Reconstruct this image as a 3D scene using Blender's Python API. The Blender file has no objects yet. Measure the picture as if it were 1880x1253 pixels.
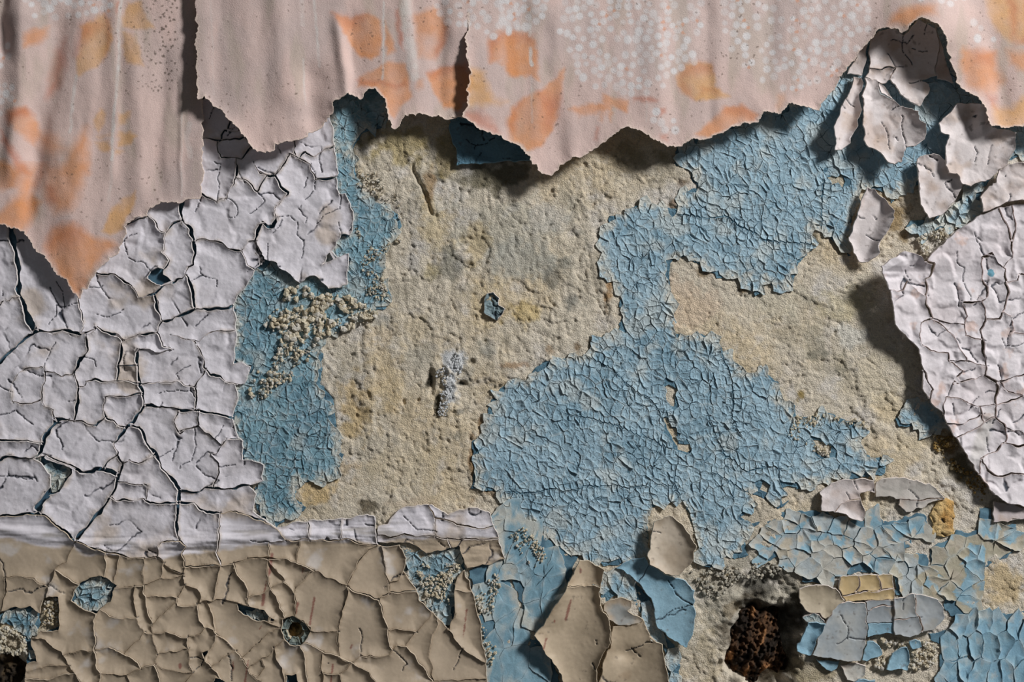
import bpy, math, random
import numpy as np
from mathutils import Vector
from mathutils.geometry import delaunay_2d_cdt
from mathutils.kdtree import KDTree

scene = bpy.context.scene
# ---------------------------------------------------------------- scale: the wall is measured in units of half a millimetre
S = 0.0005                      # metres per unit
CX, CY, Z0 = 940.0, 626.5, 1.35  # centre of the view on the wall, and its height above the floor
CAMD = 4000.0                   # camera distance in units (2 m)

# ---------------------------------------------------------------- camera
cam = bpy.data.cameras.new('camera')
cam_o = bpy.data.objects.new('camera', cam)
scene.collection.objects.link(cam_o)
cam.sensor_width = 36.0
cam.lens = 36.0 * CAMD / 1880.0
cam.clip_start = 0.01
cam_o.location = (0, -CAMD * S, Z0)
cam_o.rotation_euler = (math.pi / 2, 0, 0)
scene.camera = cam_o

# ---------------------------------------------------------------- light: one tall window far to the upper right, dim room around
w = bpy.data.worlds.new('world'); scene.world = w; w.use_nodes = True
bg = w.node_tree.nodes['Background']
bg.inputs[0].default_value = (0.92, 0.96, 1.0, 1); bg.inputs[1].default_value = 0.055
KEY_EL, KEY_AZ, KEY_R = math.radians(33), math.radians(38), 4.5
kd = Vector((math.cos(KEY_EL) * math.cos(KEY_AZ), -math.sin(KEY_EL), math.cos(KEY_EL) * math.sin(KEY_AZ)))
ld = bpy.data.lights.new('window_light', 'AREA')
ld.shape = 'RECTANGLE'; ld.size = 0.55; ld.size_y = 0.8; ld.energy = 186; ld.color = (1.0, 0.99, 0.98)
lo = bpy.data.objects.new('window_light', ld); scene.collection.objects.link(lo)
lo.location = Vector((0, 0, Z0)) + kd * KEY_R
lo.rotation_euler = kd.to_track_quat('Z', 'Y').to_euler()

vs = scene.view_settings
scene.display_settings.display_device = 'sRGB'
vs.view_transform = 'Standard'; vs.look = 'None'; vs.exposure = 0.0; vs.gamma = 1.0
try: vs.use_curve_mapping = False
except Exception: pass

# ---------------------------------------------------------------- numpy helpers
GAIN = 1.42
def C(r, g, b):
    """albedo of a paint that looks (r,g,b) under the window light"""
    c = np.array([r, g, b], float) / 255.0
    c = np.where(c <= 0.04045, c / 12.92, ((c + 0.055) / 1.055) ** 2.4)
    c = c * GAIN
    return c * min(1.0, 0.88 / max(c.max(), 1e-6))

def _h(ix, iy, seed):
    n = np.asarray(ix).astype(np.int32).astype(np.uint32) * np.uint32(374761393) + np.asarray(iy).astype(np.int32).astype(np.uint32) * np.uint32(668265263) + np.uint32((seed * 1274126177) & 0xFFFFFFFF)
    n = (n ^ (n >> np.uint32(13))) * np.uint32(1274126177)
    n = (n ^ (n >> np.uint32(16))) * np.uint32(2246822519)
    return (n >> np.uint32(8)).astype(np.float32) * np.float32(1.0 / 16777215.0)

def vn(x, y, s, seed=0):
    """smooth value noise in -1..1, feature size s; each seed has its own lattice direction"""
    a = seed * 2.399963; ca, sa = math.cos(a) / s, math.sin(a) / s
    x, y = np.asarray(x, float), np.asarray(y, float)
    x, y = (x * ca - y * sa).astype(np.float32), (x * sa + y * ca).astype(np.float32)
    ix = np.floor(x); iy = np.floor(y)
    fx = x - ix; fy = y - iy
    fx = fx * fx * fx * (fx * (fx * 6 - 15) + 10); fy = fy * fy * fy * (fy * (fy * 6 - 15) + 10)
    a = _h(ix, iy, seed); b = _h(ix + 1, iy, seed); c = _h(ix, iy + 1, seed); d = _h(ix + 1, iy + 1, seed)
    return 2 * (a + (b - a) * fx + (c - a) * fy + (a - b - c + d) * fx * fy) - 1

def fbm(x, y, s, octv=4, seed=0, gain=0.5):
    t = 0; a = 1; n = 0
    for k in range(octv):
        t = t + a * vn(np.asarray(x) + 17.3 * k, np.asarray(y) - 9.1 * k, s / (2 ** k), seed + 31 * k); n += a; a *= gain
    return t / n

def vor(x, y, s, seed=0):
    x = np.asarray(x, float) / s; y = np.asarray(y, float) / s
    ix = np.floor(x); iy = np.floor(y)
    f1 = np.full(x.shape, 9.0); f2 = np.full(x.shape, 9.0); i1 = np.zeros(x.shape); i2 = np.zeros(x.shape)
    dx1 = np.zeros(x.shape); dy1 = np.zeros(x.shape)
    for ox in (-1, 0, 1):
        for oy in (-1, 0, 1):
            cx = ix + ox; cy = iy + oy
            px = cx + _h(cx, cy, seed); py = cy + _h(cx, cy, seed + 7)
            d = np.hypot(px - x, py - y); hid = _h(cx, cy, seed + 13)
            n1 = d < f1
            n2 = (~n1) & (d < f2)
            f2 = np.where(n1, f1, np.where(n2, d, f2)); i2 = np.where(n1, i1, np.where(n2, hid, i2))
            f1 = np.where(n1, d, f1); i1 = np.where(n1, hid, i1)
            dx1 = np.where(n1, x - px, dx1); dy1 = np.where(n1, y - py, dy1)
    eh = np.modf((i1 + i2) * 91.7)[0]
    return f1 * s, f2 * s, i1, eh, dx1 * s, dy1 * s

def sst(a, b, x):
    t = np.clip((np.asarray(x, float) - a) / (b - a), 0, 1)
    return t * t * (3 - 2 * t)

def mixc(a, b, t):
    t = np.asarray(t)[..., None]
    return a * (1 - t) + b * t

def T(x0, y0, *pts):
    """points read off an enlarged detail whose upper left corner is (x0, y0)"""
    k = 480.0 / 1880.0
    return [(x0 + X * k, y0 + Y * k) for X, Y in pts]

def dens(pts, step, closed=False):
    pts = np.array(pts, float)
    if closed: pts = np.vstack([pts, pts[:1]])
    out = []
    for a, b in zip(pts[:-1], pts[1:]):
        n = max(1, int(round(np.hypot(*(b - a)) / step)))
        t = np.arange(n)[:, None] / n
        out.append(a + (b - a) * t)
    if not closed: out.append(pts[-1:])
    return np.vstack(out)

def warp(p, a1=2.6, s1=14, a2=0.9, s2=5, seed=5):
    x, y = p[:, 0], p[:, 1]
    return p + np.c_[a1 * vn(x, y, s1, seed) + a2 * vn(x, y, s2, seed + 1), a1 * vn(x, y, s1, seed + 2) + a2 * vn(x, y, s2, seed + 3)]

def lift(pts, h):
    """a traced outline moved to its own distance from the wall, at its real size"""
    p = np.array(pts, float); c = np.array([CX, CY])
    return c + (p - c) * (1 - h / CAMD)

def area(p):
    x, y = p[:, 0], p[:, 1]
    return 0.5 * np.sum(x * np.roll(y, -1) - np.roll(x, -1) * y)

def inside(px, py, poly):
    poly = np.asarray(poly, float)
    res = np.zeros(px.shape, bool)
    x1, y1 = poly[:, 0], poly[:, 1]; x2, y2 = np.roll(x1, -1), np.roll(y1, -1)
    sl = (x2 - x1) / np.where(y2 == y1, 1e-9, y2 - y1)
    for s in range(0, len(px), 20000):
        X = px[s:s + 20000, None]; Y = py[s:s + 20000, None]
        c = ((y1 > Y) != (y2 > Y)) & (X < sl * (Y - y1) + x1)
        res[s:s + 20000] = c.sum(1) % 2 == 1
    return res

def inside_rows(xs, ys, poly):
    """mask for the lattice xs[row, col], ys[row]"""
    P = np.asarray(poly, float)
    x1, y1 = P[:, 0], P[:, 1]; x2, y2 = np.roll(x1, -1), np.roll(y1, -1)
    out = np.zeros(xs.shape, bool)
    for r, Y in enumerate(ys):
        m = (y1 > Y) != (y2 > Y)
        if m.any():
            cr = np.sort(x1[m] + (x2[m] - x1[m]) * (Y - y1[m]) / (y2[m] - y1[m]))
            out[r] = np.searchsorted(cr, xs[r]) % 2 == 1
    return out

def dist_pts(px, py, q):
    q = np.asarray(q, np.float32)
    if len(px) * len(q) > 1500000:
        kd = KDTree(len(q))
        for i, (a, b) in enumerate(q.tolist()): kd.insert((a, b, 0.0), i)
        kd.balance(); f = kd.find
        return np.array([f((a, b, 0.0))[2] for a, b in zip(px.tolist(), py.tolist())])
    out = np.empty(len(px))
    for s in range(0, len(px), 4000):
        d2 = (px[s:s + 4000, None].astype(np.float32) - q[None, :, 0]) ** 2 + (py[s:s + 4000, None].astype(np.float32) - q[None, :, 1]) ** 2
        out[s:s + 4000] = np.sqrt(d2.min(1))
    return out

def inset_loop(P, g):
    """move a closed loop inwards by g (scalar or per point); P is ordered so that area > 0"""
    nx = np.concatenate([P[1:], P[:1]]) - np.concatenate([P[-1:], P[:-1]])
    nrm = np.c_[-nx[:, 1], nx[:, 0]]
    nrm /= np.maximum(np.hypot(nrm[:, 0], nrm[:, 1]), 1e-9)[:, None]
    return P + nrm * np.reshape(g, (-1, 1))

# ---------------------------------------------------------------- blender helpers
def W(x, y, h):
    return np.c_[(np.asarray(x) - CX) * S, -np.asarray(h) * S, Z0 + (CY - np.asarray(y)) * S]

def make_obj(name, v, faces, col, mat, parent=None, smooth=True):
    """v: Nx3 world metres, faces: list of int arrays (Mx3 or Mx4), col: Nx3 linear colour"""
    me = bpy.data.meshes.new(name)
    base = np.zeros(3) if parent is None else np.array(parent.location)
    if parent is None:
        base = np.array([v[:, 0].mean(), v[:, 1].max(), v[:, 2].min()])
    v = v - base
    me.vertices.add(len(v)); me.vertices.foreach_set('co', v.astype(np.float32).ravel())
    faces = [f for f in faces if len(f)]
    nl = sum(f.size for f in faces); nf = sum(len(f) for f in faces)
    me.loops.add(nl); me.polygons.add(nf)
    me.loops.foreach_set('vertex_index', np.concatenate([f.ravel() for f in faces]).astype(np.int32))
    tot = np.concatenate([np.full(len(f), f.shape[1]) for f in faces]).astype(np.int32)
    st = np.concatenate([[0], np.cumsum(tot)[:-1]]).astype(np.int32)
    me.polygons.foreach_set('loop_start', st)
    me.polygons.foreach_set('use_smooth', np.full(nf, smooth))
    me.update(calc_edges=True)
    me.validate()
    at = me.color_attributes.new('Col', 'FLOAT_COLOR', 'POINT')
    if len(me.vertices) == len(col):
        at.data.foreach_set('color', np.c_[np.clip(col, 0, 1), np.ones(len(col))].astype(np.float32).ravel())
    me.materials.append(mat)
    o = bpy.data.objects.new(name, me)
    scene.collection.objects.link(o)
    if parent is None: o.location = base
    else: o.parent = parent
    return o

def thing(name, label, cat, x, y, h=0, group=None):
    o = bpy.data.objects.new(name, None); scene.collection.objects.link(o)
    o.empty_display_size = 0.01
    o.location = W(np.array([x]), np.array([y]), np.array([h]))[0]
    tag(o, label, cat, group)
    return o

def tag(o, label=None, cat=None, group=None, kind=None):
    if label: o['label'] = label
    if cat: o['category'] = cat
    if group: o['group'] = group
    if kind: o['kind'] = kind
    return o

def tri(P, inner, holes=(), maxe=1e9):
    n = len(P)
    allp = [P] + [np.asarray(h) for h in holes] + [inner]
    V = np.vstack([a for a in allp if len(a)])
    faces_in = [list(range(n))]
    edges = []
    k = n
    for h in holes:
        m = len(h); edges += [(k + i, k + (i + 1) % m) for i in range(m)]; k += m
    r = delaunay_2d_cdt([Vector(q) for q in V.tolist()], edges, faces_in, 1, 1e-5, True)
    vo = np.array([(q[0], q[1]) for q in r[0]])
    fo = np.array([f for f in r[2] if len(f) == 3], int)
    if len(fo) == 0: return vo, fo, np.array([], int)
    # orientation: counter-clockwise in (x, y down)
    a, b, c = vo[fo[:, 0]], vo[fo[:, 1]], vo[fo[:, 2]]
    s = (b[:, 0] - a[:, 0]) * (c[:, 1] - a[:, 1]) - (b[:, 1] - a[:, 1]) * (c[:, 0] - a[:, 0])
    fo[s < 0] = fo[s < 0][:, ::-1]
    mp = {}
    isin = np.zeros(len(vo), bool)
    for i, l in enumerate(r[3]):
        for q in l:
            mp[q] = i
            if q >= k: isin[i] = True
    rim = np.nonzero(~isin[fo].any(1))[0]      # triangles that touch only the outline may lie outside it
    if len(rim):
        ce = vo[fo[rim]].mean(1); keep = inside(ce[:, 0], ce[:, 1], P)
        for h in holes: keep &= ~inside(ce[:, 0], ce[:, 1], h)
        fo = np.delete(fo, rim[~keep], 0)
    tv = vo[fo]; fo = fo[np.max(np.hypot(*(tv - np.roll(tv, 1, 1)).transpose(2, 0, 1)), 1) < maxe]
    loop = np.array([mp[i] for i in range(n) if i in mp], int)
    return vo, fo, loop

def walk(edges):
    """directed edges -> simple closed loops"""
    nxt = {}
    for a, b in edges: nxt.setdefault(a, []).append(b)
    loops = []
    while nxt:
        a0 = next(iter(nxt)); lp = [a0]; cur = a0
        while True:
            l = nxt.get(cur)
            if not l: lp = lp[:0]; break
            b = l.pop()
            if not l: del nxt[cur]
            if b == a0: break
            lp.append(b); cur = b
        st = []; pos = {}
        for v in lp:
            if v in pos:
                sub = st[pos[v]:]
                for u in sub: pos.pop(u, None)
                del st[len(st) - len(sub):]
                if len(sub) > 2: loops.append(sub)
            pos[v] = len(st); st.append(v)
        if len(st) > 2: loops.append(st)
    return loops

def film(name, poly, zf, cf, mat, parent=None, sp=2.5, thick=3.0, out=0.8, holes=(), back=False, seed=0, rimcol=None, extra=None):
    """a sheet of paint or paper with the outline poly; zf(x,y,d) its height off the wall, cf(x,y,d) its colour; d = distance from its edge"""
    P = np.asarray(poly, float)
    if area(P) < 0: P = P[::-1]
    x0, y0 = P.min(0); x1, y1 = P.max(0)
    rows = np.arange(y0 + sp * .5, y1, sp * .87)
    gx, gy = np.meshgrid(np.arange(x0 + sp * .5, x1, sp), rows)
    gx = gx + (np.arange(gx.shape[0]) % 2)[:, None] * sp * .5
    k = inside_rows(gx, rows, P) if gx.size else np.zeros(gx.shape, bool)
    for h in holes: k &= ~inside_rows(gx, rows, h)
    gx = gx[k]; gy = gy[k]
    gx = gx + (_h(np.arange(len(gx)), np.arange(len(gx)) * 3, seed + 1) - .5) * sp * .5
    gy = gy + (_h(np.arange(len(gx)), np.arange(len(gx)) * 3, seed + 2) - .5) * sp * .5
    edge = P if not len(holes) else np.vstack([P] + [np.asarray(h) for h in holes])
    if len(gx):
        d = dist_pts(gx, gy, edge); k = d > sp * .6
        gx, gy = gx[k], gy[k]
    if extra is not None and len(extra):      # finer mesh along hairline cracks
        ex, ey = extra[:, 0], extra[:, 1]
        k = inside(ex, ey, P) & (dist_pts(ex, ey, edge) > .9)
        for h in holes: k &= ~inside(ex, ey, h)
        ex, ey = ex[k], ey[k]
        if len(ex):
            if len(gx):
                k = dist_pts(gx, gy, np.c_[ex, ey]) > 1.1
                gx, gy = gx[k], gy[k]
            gx = np.concatenate([gx, ex]); gy = np.concatenate([gy, ey])
    vo, fo, loop = tri(P, np.c_[gx, gy], holes, 5 * sp + 7)
    if len(fo) == 0: return None
    d = dist_pts(vo[:, 0], vo[:, 1], edge)
    z = zf(vo[:, 0], vo[:, 1], d); col = cf(vo[:, 0], vo[:, 1], d)
    verts = [np.c_[vo, z]]; cols = [col]; F = [fo[:, ::-1]]; n0 = len(vo)
    # rim: walk along the edges that belong to one triangle only (outline and holes alike, the sheet on the left hand)
    N = len(vo); E = np.vstack([fo[:, [0, 1]], fo[:, [1, 2]], fo[:, [2, 0]]])
    k1 = E[:, 0] * N + E[:, 1]; bd = E[~np.isin(E[:, 1] * N + E[:, 0], k1)]
    nn = n0
    for L_ in walk(bd.tolist()):
        loop = np.array(L_, int); L = vo[loop]; m = len(L)
        top = np.c_[L, z[loop]]; bot = np.c_[inset_loop(L, -out), z[loop] - thick]
        rc = col[loop] if rimcol is None else np.repeat(rimcol[None], m, 0)
        verts += [top, bot]; cols += [rc, rc]
        i = np.arange(m); j = (i + 1) % m
        F.append(np.c_[nn + i, nn + m + i, nn + m + j, nn + j][:, ::-1])
        nn += 2 * m
    if back:
        verts.append(np.c_[vo, z - thick]); cols.append(col if rimcol is None else np.repeat(rimcol[None], len(vo), 0)); F.append(fo + nn)
    A = np.vstack(verts)
    return make_obj(name, W(A[:, 0], A[:, 1], A[:, 2]), F, np.vstack(cols), mat, parent)

# ---------------------------------------------------------------- materials (colour from the Col attribute, grain and relief procedural)
def paint(name, rough=0.6, grain=0.10, gscale=900, bump=0.15, bscale=1500, bdist=0.0004, spec=0.25, spots=0.0, wrinkle=0.0):
    m = bpy.data.materials.new(name); m.use_nodes = True
    nt = m.node_tree; nd = nt.nodes; b = nd['Principled BSDF']
    at = nd.new('ShaderNodeAttribute'); at.attribute_name = 'Col'
    tc = nd.new('ShaderNodeTexCoord'); geo = nd.new('ShaderNodeNewGeometry')
    n1 = nd.new('ShaderNodeTexNoise'); n1.inputs['Scale'].default_value = gscale; n1.inputs['Detail'].default_value = 4
    nt.links.new(geo.outputs['Position'], n1.inputs['Vector'])
    mr = nd.new('ShaderNodeMapRange'); mr.inputs[1].default_value = .25; mr.inputs[2].default_value = .75
    mr.inputs[3].default_value = 1 - grain; mr.inputs[4].default_value = 1 + grain
    nt.links.new(n1.outputs[0], mr.inputs[0])
    mx = nd.new('ShaderNodeVectorMath'); mx.operation = 'SCALE'
    nt.links.new(at.outputs['Color'], mx.inputs[0]); nt.links.new(mr.outputs[0], mx.inputs['Scale'])
    last = mx.outputs[0]
    if spots > 0:
        n3 = nd.new('ShaderNodeTexNoise'); n3.inputs['Scale'].default_value = 330; n3.inputs['Detail'].default_value = 6; n3.inputs['Roughness'].default_value = .7
        nt.links.new(geo.outputs['Position'], n3.inputs['Vector'])
        r3 = nd.new('ShaderNodeMapRange'); r3.inputs[1].default_value = .60; r3.inputs[2].default_value = .72; r3.inputs[3].default_value = 0; r3.inputs[4].default_value = spots
        nt.links.new(n3.outputs[0], r3.inputs[0])
        mm = nd.new('ShaderNodeMix'); mm.data_type = 'RGBA'
        nt.links.new(r3.outputs[0], mm.inputs[0]); nt.links.new(last, mm.inputs[6]); mm.inputs[7].default_value = (.16, .12, .08, 1)
        last = mm.outputs[2]
    nt.links.new(last, b.inputs['Base Color'])
    b.inputs['Roughness'].default_value = rough
    b.inputs['Specular IOR Level'].default_value = spec
    if bump > 0:
        n2 = nd.new('ShaderNodeTexNoise'); n2.inputs['Scale'].default_value = bscale; n2.inputs['Detail'].default_value = 5; n2.inputs['Roughness'].default_value = .6
        nt.links.new(geo.outputs['Position'], n2.inputs['Vector'])
        bp = nd.new('ShaderNodeBump'); bp.inputs['Strength'].default_value = bump; bp.inputs['Distance'].default_value = bdist
        nt.links.new(n2.outputs[0], bp.inputs['Height']); nt.links.new(bp.outputs[0], b.inputs['Normal'])
        if wrinkle > 0:      # fine ridges: edges of small distorted cells
            nz = nd.new('ShaderNodeTexNoise'); nz.inputs['Scale'].default_value = 110; nz.inputs['Detail'].default_value = 3
            nt.links.new(geo.outputs['Position'], nz.inputs['Vector'])
            ma = nd.new('ShaderNodeVectorMath'); ma.operation = 'MULTIPLY_ADD'; ma.inputs[1].default_value = (.012, .012, .012)
            nt.links.new(nz.outputs['Color'], ma.inputs[0]); nt.links.new(geo.outputs['Position'], ma.inputs[2])
            vo_ = nd.new('ShaderNodeTexVoronoi'); vo_.feature = 'DISTANCE_TO_EDGE'; vo_.inputs['Scale'].default_value = 150
            nt.links.new(ma.outputs[0], vo_.inputs['Vector'])
            rr = nd.new('ShaderNodeMapRange'); rr.inputs[1].default_value = 0; rr.inputs[2].default_value = .22; rr.inputs[3].default_value = 1; rr.inputs[4].default_value = 0; rr.interpolation_type = 'SMOOTHSTEP'
            nt.links.new(vo_.outputs['Distance'], rr.inputs[0])
            b2 = nd.new('ShaderNodeBump'); b2.inputs['Strength'].default_value = wrinkle; b2.inputs['Distance'].default_value = .0011
            nt.links.new(rr.outputs[0], b2.inputs['Height']); nt.links.new(bp.outputs[0], b2.inputs['Normal']); nt.links.new(b2.outputs[0], b.inputs['Normal'])
    return m

M_plaster = paint('plaster', .95, .26, 900, 1.0, 800, .0019, .1, .4)
M_white = paint('white_paint', .75, .05, 500, .35, 700, .0006, .2, .12)
M_beige = paint('beige_gloss_paint', .5, .05, 400, .15, 600, .0004, .3, .10)
M_blue = paint('blue_paint', .7, .12, 600, .5, 800, .0008, .2, .25, wrinkle=.5)
M_blue_flat = paint('smooth_blue_paint', .7, .10, 600, .4, 700, .0006, .2, .25)
M_paper = paint('wallpaper', .95, .09, 1000, .6, 900, .0007, .05, .06)
M_rust = paint('rusty_fibre', .85, .25, 500, .8, 700, .0015, .2, .3)
# ================================================================ outlines of the paint areas (used by the wall as well)
F00 = (0, 0); F10 = (460, 0); F20 = (930, 0); F30 = (1400, 0)
F01 = (0, 310); F11 = (460, 310); F21 = (930, 310); F31 = (1400, 310)
F02 = (0, 620); F12 = (460, 620); F22 = (930, 620); F32 = (1400, 620)
F03 = (0, 933); F13 = (460, 933); F23 = (930, 933); F33 = (1400, 933)

LEFT_FIELD = [(-36, 330), (330, 330), (355, 130), (440, 140), (600, 165), (607, 204), (610, 235), (622, 318), (617, 328), (624, 356), (636, 357), (645, 372), (649, 390), (649, 425),
    (643, 433), (626, 431), (620, 450), (603, 468), (593, 486), (610, 478), (644, 467), (641, 495), (640, 522), (623, 528), (603, 529), (590, 519), (580, 507), (563, 509), (549, 519), (529, 499), (506, 484),
    (488, 479), (470, 498), (455, 522), (429, 560), (437, 586), (434, 620), (431, 667), (446, 664), (462, 674), (452, 704), (434, 709), (438, 730), (429, 765), (434, 796), (449, 809), (447, 842), (480, 850), (485, 852),
    (484, 883), (460, 890), (472, 906), (467, 940), (480, 952), (505, 968), (514, 966), (562, 956), (628, 951), (677, 944), (690, 948), (694, 984), (694, 1001), (702, 1003), (733, 999), (748, 1022), (741, 1048),
    (756, 1071), (771, 1099), (792, 1122), (823, 1155), (835, 1132), (835, 1096), (838, 1061), (854, 1047), (868, 1086), (881, 1145), (891, 1204), (894, 1227), (893, 1253), (893, 1296), (-36, 1296)]
RIGHT_SHEET = [(1613, 491), (1640, 474), (1660, 461), (1684, 470), (1701, 486), (1701, 473), (1745, 433), (1798, 394), (1819, 387), (1850, 380), (1880, 374), (1950, 370), (1950, 935), (1880, 930), (1849, 924), (1824, 906),
    (1798, 873), (1770, 834), (1757, 809), (1740, 783), (1732, 763), (1709, 740), (1694, 714), (1695, 676), (1681, 638), (1668, 624), (1655, 615), (1640, 598), (1634, 565), (1630, 535)]
BLUE_LEFT = [(600, 150), (712, 150), (706, 232), (668, 246), (650, 275), (655, 310), (657, 330), (668, 350), (682, 358), (710, 376), (731, 394), (738, 417), (725, 440), (712, 460), (705, 490), (700, 512), (715, 530), (722, 545), (712, 566), (690, 574), (640, 600), (600, 622), (578, 634),
    (594, 650), (590, 704), (614, 733), (617, 773), (623, 824), (632, 836), (623, 862), (614, 871), (591, 876), (591, 887), (546, 887), (543, 916), (565, 929), (560, 940), (524, 957), (508, 975), (480, 955), (470, 925), (466, 895), (476, 885), (476, 855), (440, 845), (438, 810), (426, 798), (422, 765), (428, 735), (426, 705), (448, 700), (453, 678), (426, 668), (428, 620), (430, 590), (422, 562), (452, 518), (484, 473), (506, 478), (530, 493), (549, 511), (565, 501), (582, 501), (592, 512), (605, 521), (632, 516), (634, 474), (608, 486), (586, 490), (598, 466), (613, 448), (620, 426), (638, 426), (641, 395), (634, 367), (618, 360), (610, 328), (614, 318), (602, 235), (596, 200)]
BLUE_MID = [(1240, 262), (1239, 306), (1270, 311), (1268, 328), (1276, 345), (1254, 353), (1244, 369), (1240, 384), (1218, 380), (1185, 369), (1155, 384), (1150, 393), (1119, 394), (1114, 412), (1097, 438), (1106, 458), (1104, 486), (1119, 512),
    (1137, 545), (1134, 565), (1142, 581), (1127, 616), (1101, 627), (1094, 637), (1081, 653), (1042, 658), (1001, 663), (976, 679), (963, 699), (943, 694), (925, 704), (897, 740), (889, 771), (884, 796), (866, 808), (866, 832), (871, 857), (865, 896),
    (879, 901), (909, 903), (917, 914), (935, 922), (935, 941), (956, 953), (1019, 994), (1068, 1022), (1109, 1043), (1132, 1041), (1160, 1029), (1185, 1022), (1190, 1004), (1194, 933), (1218, 925), (1250, 920), (1266, 950), (1280, 999), (1282, 1035), (1310, 1047),
    (1328, 1022), (1351, 1030), (1374, 1020), (1366, 984), (1398, 958), (1392, 938), (1372, 904), (1410, 919), (1430, 940), (1443, 926), (1461, 901), (1500, 890), (1528, 883), (1574, 880), (1599, 879), (1627, 870), (1632, 837), (1604, 840), (1584, 824), (1575, 812), (1589, 799), (1590, 778),
    (1558, 771), (1510, 755), (1489, 763), (1461, 763), (1460, 743), (1433, 735), (1433, 704), (1413, 689), (1400, 683), (1379, 684), (1361, 686), (1349, 666), (1328, 645), (1316, 620), (1287, 609), (1259, 616), (1236, 610), (1224, 596), (1239, 568), (1231, 532), (1229, 509), (1231, 484), (1257, 471),
    (1272, 481), (1298, 494), (1313, 512), (1364, 509), (1387, 545), (1402, 537), (1405, 519), (1436, 535), (1456, 522), (1461, 496), (1492, 456), (1494, 422), (1502, 420), (1543, 458), (1563, 473), (1553, 438), (1563, 412), (1571, 364), (1589, 343), (1620, 356), (1637, 376),
    (1655, 346), (1690, 343), (1700, 330), (1780, 330), (1830, 300), (1950, 270), (1950, 180), (1850, 215), (1760, 120), (1740, 40), (1600, 40), (1540, 130), (1500, 180), (1400, 200), (1300, 240)]

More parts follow.
